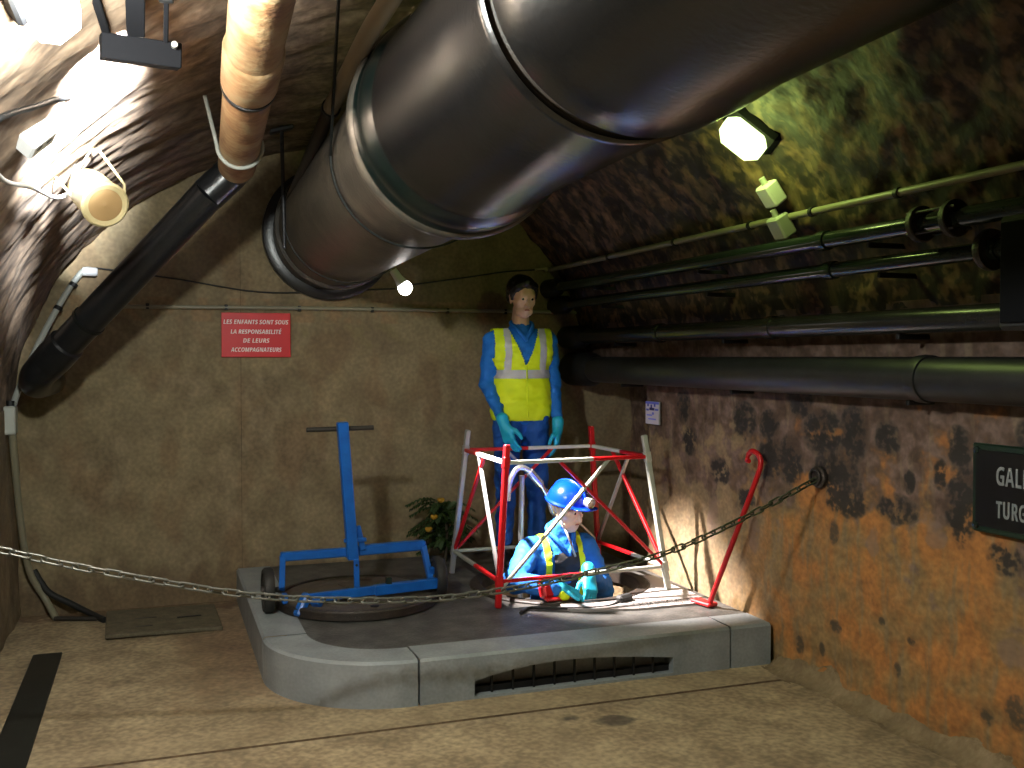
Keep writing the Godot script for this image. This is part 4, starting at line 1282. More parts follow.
func wheel(parent: Node, at: Vector3) -> void:
	var w := part(parent, "wheel", lathe([[0.0, -0.02], [0.085, -0.02], [0.088, -0.026], [0.105, -0.026], [0.115, -0.014], [0.115, 0.014], [0.105, 0.026], [0.088, 0.026], [0.085, 0.02], [0.0, 0.02]], 36, along(at, Vector3(1, 0, 0))), M.rubber)
	part(w, "hub", lathe([[0.0, -0.035], [0.022, -0.035], [0.022, 0.035], [0.0, 0.035]], 16, along(at, Vector3(1, 0, 0))), M.iron)

func cover_lifter() -> void:
	var t := thing("cover_lifter", "blue two-wheeled manhole lifter with tall T handle", "lifter")
	var L := Vector3(0.60, 0.455, -5.31)
	var R := Vector3(1.376, 0.47, -5.31)
	part(t, "back_beam", bar(L, L.lerp(R, 0.52) + Vector3(0, -0.004, 0.002), 0.045, 0.045, 0.005, Vector3.FORWARD), M.blue)
	part(t, "back_beam", bar(L.lerp(R, 0.47), R, 0.052, 0.05, 0.005, Vector3.FORWARD), M.blue)
	part(t, "side_arm", bar(L + Vector3(0.012, 0, 0), Vector3(0.59, 0.315, -5.17), 0.03, 0.034), M.blue)
	part(t, "side_arm", bar(R + Vector3(-0.01, 0, 0), Vector3(1.375, 0.275, -5.15), 0.03, 0.034), M.blue)
	part(t, "axle", tube([Vector3(0.50, 0.312, -5.19), Vector3(0.60, 0.312, -5.19)], 0.014, 10), M.iron)
	part(t, "axle", tube([Vector3(1.36, 0.312, -5.19), Vector3(1.44, 0.312, -5.19)], 0.014, 10), M.iron)
	wheel(t, Vector3(0.523, 0.312, -5.19))
	wheel(t, Vector3(1.418, 0.312, -5.19))
	part(t, "front_beam", bar(Vector3(0.69, 0.285, -5.055), Vector3(1.08, 0.295, -5.09), 0.03, 0.045), M.blue)
	part(t, "front_beam", bar(Vector3(1.05, 0.292, -5.09), Vector3(1.405, 0.295, -5.135), 0.048, 0.05), M.blue)
	part(t, "foot", bar(Vector3(0.705, 0.31, -5.06), Vector3(0.65, 0.205, -5.03), 0.05, 0.045, 0.01), M.blue)
	part(t, "foot", bar(Vector3(0.75, 0.28, -5.04), Vector3(0.735, 0.255, -5.02), 0.06, 0.05, 0.01), M.blue)
	part(t, "latch", bar(Vector3(0.60, 0.30, -5.14), Vector3(0.60, 0.25, -5.14), 0.05, 0.03, 0.006), M.blue)
	part(t, "latch", bar(Vector3(1.385, 0.37, -5.2), Vector3(1.385, 0.32, -5.2), 0.04, 0.03, 0.006), M.blue)
	var P0 := Vector3(0.972, 0.425, -5.265)
	var P1 := Vector3(0.917, 1.157, -5.255)
	part(t, "post", bar(P0, P1, 0.058, 0.05, 0.005, Vector3.BACK), M.blue)
	part(t, "post_clamp", bar(P0.lerp(P1, 0.14) + Vector3(-0.04, 0, 0), P0.lerp(P1, 0.14) + Vector3(0.08, 0, 0), 0.02, 0.02), M.blue)
	part(t, "post_stay", bar(Vector3(1.0, 0.60, -5.28), Vector3(1.03, 0.47, -5.28), 0.02, 0.03), M.blue)
	part(t, "handle", tube([Vector3(0.735, 1.118, -5.29), Vector3(1.09, 1.122, -5.29)], 0.013, 12), M.dark_pipe)
	var h := part(t, "hook_bar", bar(Vector3(0.985, 0.43, -5.24), Vector3(0.985, 0.26, -5.22), 0.03, 0.012), M.blue)
	for k in 4:
		part(h, "hole", lathe([[0.0, 0.0], [0.007, 0.0], [0.007, 0.002], [0.0, 0.002]], 10, along(Vector3(0.985, 0.40 - k * 0.035, -5.229), Vector3(0, 0.1, 1))), M.black)
	part(t, "spare_pin", bar(Vector3(1.13, 0.35, -5.11), Vector3(1.13, 0.27, -5.11), 0.03, 0.03), M.green_pipe)

# ---------------------------------------------------------------- red and white guard frame

func guard_frame() -> void:
	var t := thing("guard_frame", "red and white tubular guard frame round the open manhole", "guard rail")
	var foot := [Vector3(1.66, DECK, -5.76), Vector3(1.652, DECK, -4.87), Vector3(2.675, DECK, -4.93), Vector3(2.63, DECK, -5.76)]
	var top := [Vector3(1.745, 1.065, -5.7), Vector3(1.729, 1.04, -4.95), Vector3(2.556, 1.065, -5.0), Vector3(2.546, 1.07, -5.7)]
	var mats := [M.galv, M.red, M.grey_bar, M.red]
	for i in 4:
		var p := part(t, "post", bar(foot[i], top[i], 0.031, 0.031, 0.005, Vector3.BACK), mats[i])
	var at := func(i: int, h: float) -> Vector3:
		return (foot[i] as Vector3).lerp(top[i], (h - DECK) / ((top[i] as Vector3).y - DECK))
	var hi := 0.945
	var lo := 0.335
	# rails: from, to, split, first colour, second colour
	var two := func(called: String, a: Vector3, b: Vector3, s: float, m1: Material, m2: Material, w: float) -> void:
		var m := a.lerp(b, s)
		part(t, called, bar(a, m, w, w * 0.8), m1)
		part(t, called, bar(m, b, w, w * 0.8), m2)
	two.call("top_rail", at.call(0, hi), at.call(1, hi), 0.32, M.red, M.white_bar, 0.026)
	two.call("top_rail", at.call(1, hi), at.call(2, hi), 0.60, M.grey_bar, M.red, 0.026)
	two.call("top_rail", at.call(2, hi), at.call(3, hi), 0.45, M.red, M.white_bar, 0.026)
	two.call("top_rail", at.call(3, hi), at.call(0, hi), 0.52, M.white_bar, M.red, 0.026)
	two.call("low_rail", at.call(0, lo), at.call(1, lo), 0.5, M.grey_bar, M.red, 0.023)
	two.call("low_rail", at.call(1, lo), at.call(2, lo), 0.48, M.red, M.grey_bar, 0.023)
	two.call("low_rail", at.call(2, lo), at.call(3, lo), 0.45, M.white_bar, M.red, 0.023)
	two.call("low_rail", at.call(3, lo), at.call(0, lo), 0.4, M.red, M.grey_bar, 0.023)
	var mid := func(i: int, j: int, s: float, h: float) -> Vector3: return (at.call(i, h) as Vector3).lerp(at.call(j, h), s)
	var br := [
		[mid.call(0, 1, 0.5, hi), at.call(0, lo), M.red], [mid.call(0, 1, 0.35, hi), at.call(1, lo), M.galv],
		[mid.call(1, 2, 0.36, hi), at.call(2, lo), M.red], [mid.call(1, 2, 0.72, hi), at.call(1, lo - 0.05), M.grey_bar],
		[mid.call(2, 3, 0.62, hi), at.call(2, lo), M.red], [mid.call(2, 3, 0.3, hi), at.call(3, lo), M.galv],
		[mid.call(3, 0, 0.32, hi), at.call(0, lo), M.red], [mid.call(0, 3, 0.30, hi), at.call(3, lo), M.galv]]
	for b in br:
		part(t, "brace", bar(b[0], b[1], 0.021, 0.017), b[2])
	for i in 4:
		for h in [hi, lo]:
			part(t, "joint_sleeve", bar(at.call(i, h - 0.03), at.call(i, h + 0.03), 0.037, 0.037, 0.005, Vector3.BACK), mats[i])

# ---------------------------------------------------------------- people

func torso_shapes(o: float) -> Array:
	var f := Vector3(1, 1, 0.88)
	return [
		[Vector3(-0.085, 1.33, 0.005), Vector3(0.085, 1.33, 0.005), 0.108 + o, 0.108 + o, 0.05, f],
		[Vector3(-0.06, 1.12, 0.005), Vector3(0.06, 1.12, 0.005), 0.105 + o, 0.105 + o, 0.08, f],
		[Vector3(-0.07, 0.98, 0), Vector3(0.07, 0.98, 0), 0.112 + o, 0.112 + o, 0.06, f],
		[Vector3(0, 1.36, 0), Vector3(0, 1.0, 0), 0.10 + o, 0.105 + o, 0.05, f],
		[Vector3(-0.15, 1.42, -0.01), Vector3(0.15, 1.42, -0.01), 0.055 + o, 0.055 + o, 0.05]]

func arm_shapes(j: Array, o: float) -> Array:
	return [[j[0], j[1], 0.058 + o, 0.047 + o, 0.04], [j[1], j[2], 0.047 + o, 0.036 + o, 0.02]]

func leg_shapes(o: float) -> Array:
	var out := []
	for s in [-1.0, 1.0]:
		out.append([Vector3(s * 0.085, 0.93, 0), Vector3(s * 0.10, 0.52, 0.015), 0.092 + o, 0.066 + o, 0.03])
		out.append([Vector3(s * 0.10, 0.52, 0.015), Vector3(s * 0.105, 0.10, -0.015), 0.062 + o, 0.048 + o, 0.02])
	return out

func hand_shapes(wrist: Vector3, d: Vector3, n: Vector3, thumb: Vector3, curl: float, fat := 1.15) -> Array:
	d = d.normalized()
	n = (n - d * n.dot(d)).normalized()
	var s := (thumb - d * thumb.dot(d) - n * thumb.dot(n)).normalized()
	var out := [[wrist - d * 0.05, wrist + d * 0.01, 0.030 * fat, 0.026 * fat, 0.01]]
	var lens := [0.085, 0.092, 0.086, 0.068]
	for i in 4:
		var off: float = 0.031 - i * 0.0205
		var kn := wrist + d * (0.088 - absf(i - 1.2) * 0.004) + s * off
		out.append([wrist + d * 0.012 + s * off * 0.6, kn, 0.0165 * fat, 0.0135 * fat, 0.014])
		var l: float = lens[i]
		var d1 := (d * cos(curl) + n * sin(curl) + s * off * 0.6).normalized()
		var d2 := (d * cos(curl * 2.1) + n * sin(curl * 2.1)).normalized()
		var d3 := (d * cos(curl * 2.9) + n * sin(curl * 2.9)).normalized()
		var p1 := kn + d1 * l * 0.42
		var p2 := p1 + d2 * l * 0.32
		var p3 := p2 + d3 * l * 0.26
		out.append([kn, p1, 0.0095 * fat, 0.0088 * fat, 0.004])
		out.append([p1, p2, 0.0088 * fat, 0.0082 * fat, 0.003])
		out.append([p2, p3, 0.0082 * fat, 0.0072 * fat, 0.003])
	var t0 := wrist + d * 0.025 + s * 0.026 + n * 0.008
	var t1 := t0 + (s * 0.75 + d * 0.6 + n * 0.3).normalized() * 0.04
	var t2 := t1 + (d * 0.9 + s * 0.25 + n * 0.35).normalized() * 0.032
	var t3 := t2 + (d * 0.95 + n * 0.3).normalized() * 0.024
	out.append([t0, t1, 0.014 * fat, 0.0115 * fat, 0.012])
	out.append([t1, t2, 0.0112 * fat, 0.0100 * fat, 0.003])
	out.append([t2, t3, 0.0100 * fat, 0.0085 * fat, 0.003])
	return out

func head_shapes() -> Array:
	return [
		ball(Vector3(0, 0.03, -0.012), 0.077, 0.01, Vector3(1, 1.14, 1.2)),
		[Vector3(0, 0.0, 0.028), Vector3(0, -0.055, 0.04), 0.058, 0.044, 0.03],
		[Vector3(-0.026, -0.078, 0.038), Vector3(0.026, -0.078, 0.038), 0.029, 0.029, 0.03],
		ball(Vector3(0, -0.098, 0.062), 0.018, 0.02),
		ball(Vector3(-0.038, -0.02, 0.052), 0.024, 0.02), ball(Vector3(0.038, -0.02, 0.052), 0.024, 0.02),
		[Vector3(-0.034, 0.024, 0.068), Vector3(0.034, 0.024, 0.068), 0.013, 0.013, 0.02],
		[Vector3(0, 0.012, 0.082), Vector3(0, -0.034, 0.102), 0.008, 0.013, 0.01],
		ball(Vector3(-0.012, -0.038, 0.09), 0.009, 0.008), ball(Vector3(0.012, -0.038, 0.09), 0.009, 0.008),
		[Vector3(-0.018, -0.064, 0.072), Vector3(0.018, -0.064, 0.072), 0.011, 0.011, 0.012],
		[Vector3(-0.078, 0.015, -0.012), Vector3(-0.074, -0.03, -0.004), 0.013, 0.009, 0.008, Vector3(0.6, 1, 1)],
		[Vector3(0.078, 0.015, -0.012), Vector3(0.074, -0.03, -0.004), 0.013, 0.009, 0.008, Vector3(0.6, 1, 1)]]

func moved(shapes: Array, xf: Transform3D) -> Array:
	var out := []
	for s in shapes:
		var c: Array = s.duplicate()
		c[0] = xf * (s[0] as Vector3)
		c[1] = xf * (s[1] as Vector3)
		out.append(c)
	return out

# body: trunk, limbs and head as one skin; returns the body's node
func body_part(t: Node, arms: Array, head: Transform3D) -> Node3D:
	var trunk := torso_shapes(-0.016)
	for a in arms:
		trunk += arm_shapes(a, -0.014)
	trunk += leg_shapes(-0.014)
	trunk.append([Vector3(0, 1.42, -0.01), head * Vector3(0, -0.07, -0.015), 0.06, 0.05, 0.03])
	var st := new_st()
	st.append_from(nets(trunk, 0.014), 0, Transform3D.IDENTITY)
	st.append_from(nets(head_shapes() + [[Vector3(0, -0.075, -0.012), Vector3(0, -0.13, -0.02), 0.05, 0.05, 0.02]], 0.004), 0, head)
	var b := part(t, "body", st.commit(), M.skin)
	for s in [-1.0, 1.0]:
		var e := part(b, "eye", lathe([[0.0, -0.011], [0.008, -0.008], [0.011, 0.0], [0.008, 0.008], [0.0, 0.011]], 14, head * along(Vector3(s * 0.031, 0.004, 0.075), Vector3(0, 0, 1))), M.eye)
		part(b, "iris", lathe([[0.0, 0.0], [0.0075, 0.0], [0.005, 0.003], [0.0, 0.004]], 12, head * along(Vector3(s * 0.031, 0.003, 0.0850), Vector3(0, -0.1, 1))), M.iris)
		part(b, "eyebrow", tube([head * Vector3(s * 0.048, 0.022, 0.068), head * Vector3(s * 0.032, 0.028, 0.078), head * Vector3(s * 0.014, 0.024, 0.084)], 0.0052, 8), M.hair)
	part(b, "lips", tube([head * Vector3(-0.021, -0.066, 0.078), head * Vector3(-0.008, -0.063, 0.085), head * Vector3(0.008, -0.063, 0.085), head * Vector3(0.021, -0.066, 0.078)], 0.0048, 8), M.lips)
	return b

func vest_keep(p: Vector3) -> bool:
	if p.y < 0.905 or p.y > 1.478: return false
	if absf(p.x) > 0.188 + maxf(0.0, 1.30 - p.y) * 1.2 and p.y > 1.18: return false
	if p.z > 0.0 and p.y > 1.25 and absf(p.x) < (p.y - 1.25) * 0.42: return false
	if p.z <= 0.0 and p.y > 1.45 and absf(p.x) < 0.06: return false
	return true

func standing_person() -> void:
	var t := thing("person", "standing worker dummy in blue overalls, yellow vest and cyan gloves", "person", Vector3(2.14, DECK, -5.86))
	t.rotation.y = -0.06
	var arms := [[Vector3(-0.185, 1.40, -0.01), Vector3(-0.218, 1.13, -0.02), Vector3(-0.165, 0.93, 0.13)], [Vector3(0.185, 1.40, -0.01), Vector3(0.22, 1.12, -0.02), Vector3(0.215, 0.90, 0.07)]]
	var head := Transform3D(Basis(Vector3.UP, 0.12) * Basis(Vector3.RIGHT, 0.18), Vector3(0.0, 1.665, 0.03))
	body_part(t, arms, head)
	var hair := [
		ball(Vector3(0, 0.053, -0.03), 0.087, 0.01, Vector3(1.08, 1.04, 1.16)),
		[Vector3(-0.06, 0.075, 0.045), Vector3(-0.01, 0.10, 0.062), 0.022, 0.022, 0.02], [Vector3(0.0, 0.10, 0.062), Vector3(0.06, 0.08, 0.045), 0.022, 0.02, 0.02],
		[Vector3(-0.078, 0.05, 0.02), Vector3(-0.077, -0.005, 0.015), 0.015, 0.009, 0.02], [Vector3(0.078, 0.05, 0.02), Vector3(0.077, -0.005, 0.015), 0.015, 0.009, 0.02],
		[Vector3(-0.04, -0.01, -0.08), Vector3(0.04, -0.01, -0.08), 0.035, 0.035, 0.03]]
	part(t, "hair", nets(moved(hair, head), 0.006, 0.006, 30.0), M.hair)
	var jk := torso_shapes(0.0)
	for a in arms: jk += arm_shapes(a, -0.003)
	jk.append([Vector3(0, 1.39, -0.015), Vector3(0, 1.485, -0.012), 0.075, 0.062, 0.03])
	var jkeep := func(p: Vector3) -> bool: return p.y > 0.86 or absf(p.x) > 0.15
	part(t, "jacket", nets(jk, 0.011, 0.012, 11.0, jkeep), M.overall)
	part(t, "collar", tube(curve([Vector3(0.012, 1.40, 0.092), Vector3(-0.045, 1.47, 0.073), Vector3(-0.066, 1.51, 0.0), Vector3(0, 1.525, -0.065), Vector3(0.066, 1.51, 0.0), Vector3(0.045, 1.465, 0.073), Vector3(0.0, 1.40, 0.092)], 6), 0.013, 10), M.overall)
	var tr: Array = [[Vector3(-0.07, 0.98, 0), Vector3(0.07, 0.98, 0), 0.100, 0.100, 0.05, Vector3(1, 1, 0.88)]] + leg_shapes(0.004)
	part(t, "trousers", nets(tr, 0.011, 0.012, 9.0), M.trouser)
	var vst := part(t, "vest", nets(torso_shapes(0.016), 0.0065, 0.008, 9.0, vest_keep), M.vest)
	var band := func(p: Vector3) -> bool: return vest_keep(p) and p.y > 1.165 and p.y < 1.222
	var brace := func(p: Vector3) -> bool: return vest_keep(p) and p.y > 1.20 and absf(absf(p.x) - 0.112) < 0.025
	part(vst, "reflective_band", nets(torso_shapes(0.020), 0.0065, 0.008, 9.0, band), M.silver_tape)
	part(vst, "reflective_brace", nets(torso_shapes(0.0195), 0.0065, 0.008, 9.0, brace), M.silver_tape)
	part(vst, "front_edge", tube(curve([Vector3(0.0, 1.25, 0.124), Vector3(0.004, 1.12, 0.122), Vector3(0.008, 0.93, 0.12)], 6), 0.005, 6), M.vest)
	part(t, "glove", nets(hand_shapes(arms[0][2] + Vector3(0.015, -0.05, 0.03), Vector3(0.28, -1, 0.25), Vector3(0.8, 0.1, -0.5), Vector3(0.5, 0, 1), 0.25, 1.25), 0.005), M.glove)
	part(t, "glove", nets(hand_shapes(arms[1][2] + Vector3(-0.005, -0.05, 0.02), Vector3(-0.12, -1, 0.2), Vector3(-0.8, 0.1, -0.4), Vector3(-0.3, 0, 1), 0.25, 1.25), 0.005), M.glove)
	for s in [-1.0, 1.0]:
		part(t, "boot", nets([[Vector3(s * 0.105, 0.16, -0.015), Vector3(s * 0.105, 0.05, -0.02), 0.055, 0.052, 0.03], [Vector3(s * 0.105, 0.04, -0.03), Vector3(s * 0.115, 0.032, 0.13), 0.04, 0.036, 0.03]], 0.01, 0.0, 9.0, func(p: Vector3) -> bool: return true), M.boot)

func pit_person() -> void:
	var t := thing("person", "worker dummy in blue helmet standing chest-deep in the open manhole", "person", Vector3(2.15, -1.0, -5.28))
	t.rotation.y = 0.08
	var arms := [[Vector3(-0.185, 1.40, 0), Vector3(-0.36, 1.285, 0.19), Vector3(-0.20, 1.275, 0.36)], [Vector3(0.185, 1.40, 0), Vector3(0.235, 1.17, 0.12), Vector3(0.07, 1.30, 0.27)]]
	var head := Transform3D(Basis(Vector3.UP, 0.35) * Basis(Vector3.RIGHT, 0.22), Vector3(0.045, 1.635, 0.045))
	body_part(t, arms, head)
	var jk := torso_shapes(0.006)
	for a in arms: jk += arm_shapes(a, 0.012)
	jk.append([Vector3(0, 1.40, -0.01), Vector3(0.01, 1.51, 0.0), 0.078, 0.068, 0.03])
	part(t, "jacket", nets(jk, 0.010, 0.010, 10.0), M.overall)
	part(t, "collar", tube(curve([Vector3(0.02, 1.38, 0.105), Vector3(-0.045, 1.47, 0.085), Vector3(-0.07, 1.525, 0.01), Vector3(0.01, 1.54, -0.062), Vector3(0.08, 1.525, 0.01), Vector3(0.06, 1.47, 0.085), Vector3(0.02, 1.38, 0.105)], 6), 0.014, 10), M.overall)
	part(t, "trousers", nets(leg_shapes(0.012) + [[Vector3(-0.07, 0.98, 0), Vector3(0.07, 0.98, 0), 0.112, 0.112, 0.05, Vector3(1, 1, 0.88)]], 0.014), M.trouser)
	var bib := func(p: Vector3) -> bool: return p.z > 0.02 and p.y < 1.40 and p.y > 1.0 and absf(p.x - 0.01) < 0.082
	part(t, "chest_bib", nets(torso_shapes(0.012), 0.007, 0.010, 10.0, bib), M.grey_cloth)
	for s in [-1.0, 1.0]:
		part(t, "shoulder_strap", nets(torso_shapes(0.015), 0.006, 0.010, 10.0, func(p: Vector3) -> bool: return absf(p.x - s * 0.105) < 0.022 and p.y > 1.05), M.vest)
	part(t, "glove", nets(hand_shapes(arms[0][2] + Vector3(0.03, 0, 0.01), Vector3(0.85, -0.35, 0.35), Vector3(0.1, -0.7, 0.3), Vector3(0.1, 0.5, 0.8), 0.45, 1.25), 0.005), M.glove)
	part(t, "glove", nets(hand_shapes(arms[1][2] + Vector3(-0.03, 0.0, 0.035), Vector3(-0.22, -0.75, 0.6), Vector3(-0.2, -0.5, -0.6), Vector3(-1, 0, 0.3), 0.3, 1.25), 0.005), M.glove)
	for s in [-1.0, 1.0]:
		part(t, "boot", nets([[Vector3(s * 0.105, 0.16, -0.015), Vector3(s * 0.105, 0.05, -0.02), 0.055, 0.052, 0.03], [Vector3(s * 0.105, 0.04, -0.03), Vector3(s * 0.115, 0.034, 0.13), 0.04, 0.036, 0.03]], 0.012), M.boot)
	# helmet with head lamp
	var hp := []
	for i in 11:
		var a := PI * 0.5 * i / 10.0
		hp.append([0.113 * cos(a), 0.112 * sin(a) + 0.005])
	hp.push_front([0.113, -0.004])
	var hx := head * Transform3D(Basis.from_scale(Vector3(1.0, 1.0, 1.12)), Vector3(0, 0.045, -0.01))
	var he := part(t, "helmet", lathe([[0.105, 0.0], [0.124, -0.010], [0.126, -0.003], [0.114, 0.007]] + hp.slice(2), 40, hx), M.helmet)
	part(he, "peak", nets(moved([[Vector3(-0.055, 0.045, 0.125), Vector3(0.055, 0.045, 0.125), 0.03, 0.03, 0.01, Vector3(1, 0.22, 1.2)], [Vector3(-0.03, 0.042, 0.15), Vector3(0.03, 0.042, 0.15), 0.028, 0.028, 0.01, Vector3(1, 0.2, 1)]], head), 0.005), M.helmet)
	part(he, "ridge", tube(curve([head * Vector3(0, 0.075, 0.125), head * Vector3(0, 0.135, 0.085), head * Vector3(0, 0.164, -0.01), head * Vector3(0, 0.135, -0.10), head * Vector3(0, 0.075, -0.14)], 6), 0.009, 8), M.helmet)
	part(he, "head_lamp", lathe([[0.0, -0.012], [0.026, -0.01], [0.03, 0.02], [0.031, 0.032], [0.026, 0.033], [0.02, 0.024], [0.0, 0.02]], 20, head * along(Vector3(0.0, 0.085, 0.132), Vector3(0, -0.05, 1))), M.steel)
	part(he, "chin_strap", tube(curve([head * Vector3(-0.085, 0.04, 0.02), head * Vector3(-0.078, -0.04, 0.03), head * Vector3(-0.04, -0.108, 0.05), head * Vector3(0.04, -0.108, 0.05), head * Vector3(0.078, -0.04, 0.03), head * Vector3(0.085, 0.04, 0.02)], 6), 0.0065, 8), M.white_plastic)
	part(t, "lanyard", tube(curve([head * Vector3(-0.05, -0.10, 0.045), Vector3(0.0, 1.50, 0.13), Vector3(0.02, 1.44, 0.14), Vector3(0.045, 1.38, 0.135)], 6), 0.007, 8), M.steel)

# ---------------------------------------------------------------- chain and small things

func link_mesh() -> Mesh:
	var pts := []
	var hl := 0.021
	var hw := 0.0125
	for i in 20:
		var a := TAU * i / 20.0
		pts.append(Vector3(cos(a) * hw, sin(a) * hw + (hl if sin(a) >= 0 else -hl), 0))
	return tube(pts, 0.0043, 8, false, true)

func chain_barrier() -> void:
	var t := thing("barrier_chain", "long steel chain sagging across the gallery in front of the platform", "chain")
	var z := -3.8
	var a := Vector3(-0.75, 0.905, z)
	var b := Vector3(2.80, 0.945, z)
	var path := []
	var sag := [[-0.75, 0.905], [-0.512, 0.839], [-0.196, 0.744], [0.354, 0.611], [0.885, 0.552], [1.255, 0.554], [1.649, 0.594], [2.045, 0.66], [2.415, 0.782], [2.80, 0.94]]
	var ctrl := []
	for q in sag: ctrl.append(Vector3(q[0], q[1], z))
	var fine := curve(ctrl, 40)
	var mesh := link_mesh()
	var pitch := 0.052
	var acc := 0.0
	var n := 0
	for i in fine.size() - 1:
		var l: float = (fine[i + 1] as Vector3).distance_to(fine[i])
		while acc <= l:
			var p: Vector3 = (fine[i] as Vector3).lerp(fine[i + 1], acc / l)
			var dir: Vector3 = (fine[i + 1] - fine[i]).normalized()
			var bs := frame_for(dir) * Basis(Vector3(0, 1, 0), (0.6 if n % 2 == 0 else 0.6 + PI * 0.5) + sin(n * 0.7) * 0.2)
			part(t, "link", mesh, M.chain_steel if p.x < 1.9 else M.chain_dull, Transform3D(bs, p))
			n += 1
			acc += pitch
		acc -= l
	for q in [[a, 1.0], [b, -1.0]]:
		var o := thing("wall_ring", "iron ring anchor holding the chain on the dark-stained right wall" if q[1] < 0 else "iron ring anchor holding the chain on the left wall", "ring", q[0])
		part(o, "plate", lathe([[0.0, 0.0], [0.05, 0.0], [0.05, 0.014], [0.04, 0.02], [0.0, 0.02]], 20, along(Vector3(-q[1] * 0.035, 0.01, 0), Vector3(q[1], 0, 0))), M.iron)
		var ring := []
		for i in 24: ring.append(Vector3(-q[1] * 0.005, 0.012 + cos(TAU * i / 24.0) * 0.035, sin(TAU * i / 24.0) * 0.035))
		part(o, "ring", tube(ring, 0.007, 8, false, true), M.iron)

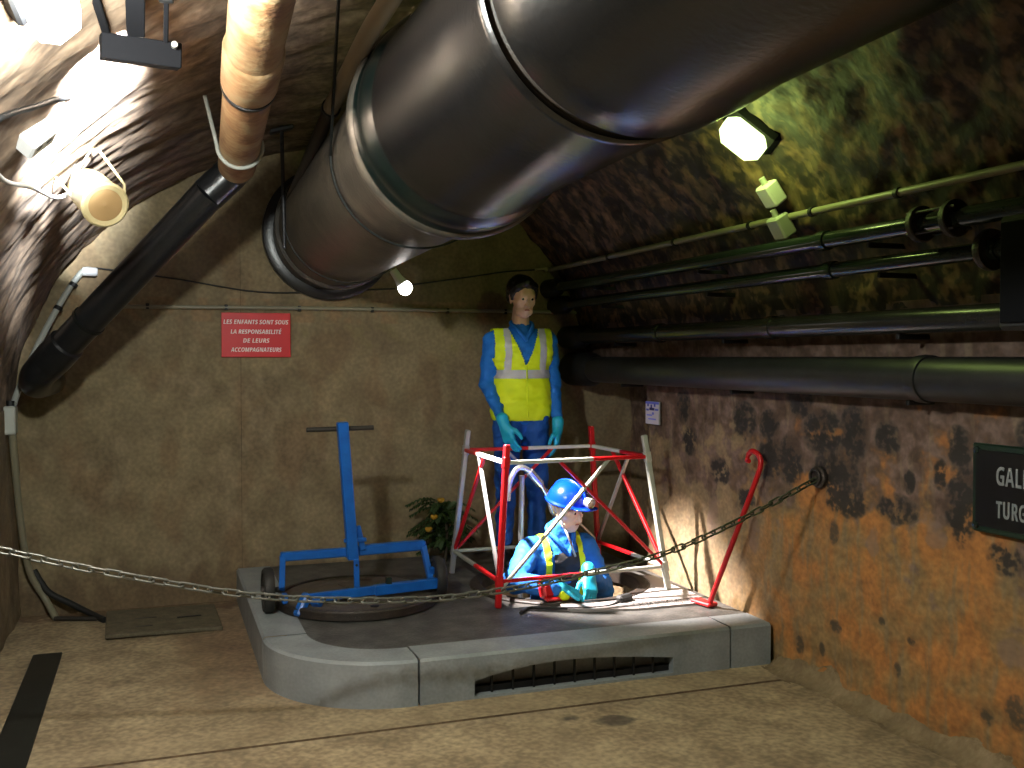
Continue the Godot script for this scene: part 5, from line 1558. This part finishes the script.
func small_things() -> void:
	# lifting hook leaning on the right wall
	var hk := thing("lifting_hook", "red steel hook bar leaning on the right wall beside the platform", "hook bar")
	part(hk, "shaft", tube(curve([Vector3(2.70, DECK + 0.02, -4.53), Vector3(2.73, 0.55, -4.37), Vector3(2.765, 0.88, -4.22), Vector3(2.775, 0.975, -4.185), Vector3(2.775, 1.02, -4.205), Vector3(2.77, 1.035, -4.25), Vector3(2.77, 1.015, -4.285)], 8), 0.0135, 12), M.red)
	part(hk, "grip_curl", tube(curve([Vector3(2.77, 1.015, -4.285), Vector3(2.765, 0.985, -4.29), Vector3(2.76, 0.985, -4.265)], 6), 0.011, 10), M.red)
	part(hk, "foot", box(Vector3(0.07, 0.02, 0.14), 0.006, Transform3D(Basis(Vector3.UP, 0.25), Vector3(2.695, DECK + 0.012, -4.58))), M.red)
	# crook of the access ladder
	var lad := thing("access_ladder", "bright steel ladder crook rising from the manhole behind the helmeted worker", "ladder")
	part(lad, "crook", tube(curve([Vector3(1.925, 0.66, -5.5), Vector3(1.94, 0.77, -5.5), Vector3(1.985, 0.845, -5.5), Vector3(2.05, 0.835, -5.5), Vector3(2.14, 0.74, -5.51), Vector3(2.22, 0.58, -5.53), Vector3(2.25, 0.40, -5.55), Vector3(2.25, -0.9, -5.55)], 8), 0.018, 14), M.bright_steel)
	part(lad, "grip", tube([Vector3(2.06, 0.825, -5.5), Vector3(2.135, 0.745, -5.51)], 0.026, 14), M.bright_steel)
	part(lad, "stile", tube([Vector3(2.022, 0.80, -5.52), Vector3(2.03, 0.2, -5.57), Vector3(2.03, -0.9, -5.57)], 0.017, 12), M.galv)
	for k in 4:
		part(lad, "rung", tube([Vector3(2.03, 0.05 - k * 0.25, -5.57), Vector3(2.25, 0.05 - k * 0.25, -5.55)], 0.012, 10), M.galv)
	# tool in the left hand
	var tl := thing("gas_detector", "small red and yellow instrument at the rim of the manhole", "instrument", Vector3(1.965, DECK + 0.012, -4.90))
	part(tl, "case", box(Vector3(0.10, 0.07, 0.06), 0.012, Transform3D(Basis(Vector3.UP, 0.3) * Basis(Vector3.RIGHT, -0.3), Vector3(-0.02, 0.05, 0.0))), M.red)
	part(tl, "cap", box(Vector3(0.055, 0.05, 0.05), 0.012, Transform3D(Basis(Vector3.UP, 0.2), Vector3(0.055, 0.028, 0.035))), M.vest)
	part(tl, "handle", tube(curve([Vector3(-0.06, 0.07, -0.02), Vector3(-0.05, 0.11, -0.02), Vector3(0.0, 0.115, -0.015), Vector3(0.02, 0.07, -0.01)], 5), 0.012, 8), M.red)
	part(tl, "base", box(Vector3(0.16, 0.02, 0.05), 0.006, Transform3D(Basis(Vector3.UP, 0.1), Vector3(0.03, 0.012, 0.02))), M.red)
	# cable on the deck
	var y := DECK + 0.006
	var cb := thing("deck_cable", "black cable with a plug lying on the platform by the manhole", "cable")
	part(cb, "cord", tube(curve([Vector3(1.72, y, -4.72), Vector3(1.80, y, -4.80), Vector3(1.86, y, -4.78), Vector3(1.95, y, -4.74), Vector3(2.08, y, -4.70), Vector3(2.20, y, -4.70), Vector3(2.28, y + 0.008, -4.74)], 6), 0.008, 8), M.rubber)
	part(cb, "plug", box(Vector3(0.10, 0.04, 0.05), 0.012, Transform3D(Basis(Vector3.UP, 0.4), Vector3(2.32, DECK + 0.024, -4.76))), M.rubber)
	# plant
	var pl := thing("artificial_plant", "dark leafy artificial plant on the platform behind the guard frame", "plant", Vector3(1.72, DECK, -6.12))
	var rng := RandomNumberGenerator.new()
	rng.seed = 5
	part(pl, "stem", tube(curve([Vector3(0, 0.0, 0), Vector3(0.01, 0.18, 0.01), Vector3(-0.01, 0.34, 0)], 5), [0.012, 0.012, 0.012, 0.011, 0.011, 0.01, 0.01, 0.009, 0.008, 0.008, 0.007], 8), M.stem)
	for k in 46:
		var a := rng.randf() * TAU
		var base := Vector3(0, rng.randf_range(0.05, 0.36), 0)
		var out := Vector3(cos(a), 0, sin(a) * 0.5)
		var ln := rng.randf_range(0.13, 0.24)
		var lift := rng.randf_range(-0.1, 0.9)
		var path := curve([base, base + out * ln * 0.5 + Vector3(0, ln * 0.5 * lift, 0), base + out * ln + Vector3(0, ln * lift * 0.6 - 0.05, 0)], 5)
		var st := new_st()
		add_tube(st, path, 0.0025, 5)
		for i in range(1, path.size()):
			var p: Vector3 = path[i]
			var d: Vector3 = (path[i] - path[i - 1]).normalized()
			var side := d.cross(Vector3.UP).normalized()
			for s in [-1.0, 1.0]:
				var l := 0.05 * (1.0 - 0.45 * i / path.size())
				var tip: Vector3 = p + side * s * l + d * 0.02 + Vector3(0, -0.012, 0)
				var m1: Vector3 = p + side * s * l * 0.5 + d * 0.018 + Vector3(0, 0.004, 0)
				var m2: Vector3 = p + side * s * l * 0.5 - d * 0.010 + Vector3(0, 0.004, 0)
				tri(st, p, m1, tip, Vector3.UP); tri(st, p, tip, m2, Vector3.UP)
				tri(st, p - Vector3(0, 0.0015, 0), m1 - Vector3(0, 0.0015, 0), tip, Vector3.DOWN); tri(st, p - Vector3(0, 0.0015, 0), tip, m2 - Vector3(0, 0.0015, 0), Vector3.DOWN)
		part(pl, "frond", st.commit(), M.leaf)
	for q in [Vector3(-0.10, 0.30, 0.10), Vector3(-0.05, 0.40, 0.08), Vector3(-0.13, 0.22, 0.08)]:
		part(pl, "flower", nets([ball(q, 0.016, 0.01), ball(q + Vector3(0.014, 0.006, 0), 0.012, 0.01), ball(q + Vector3(-0.012, 0.008, 0.004), 0.012, 0.01)], 0.006), M.flower)
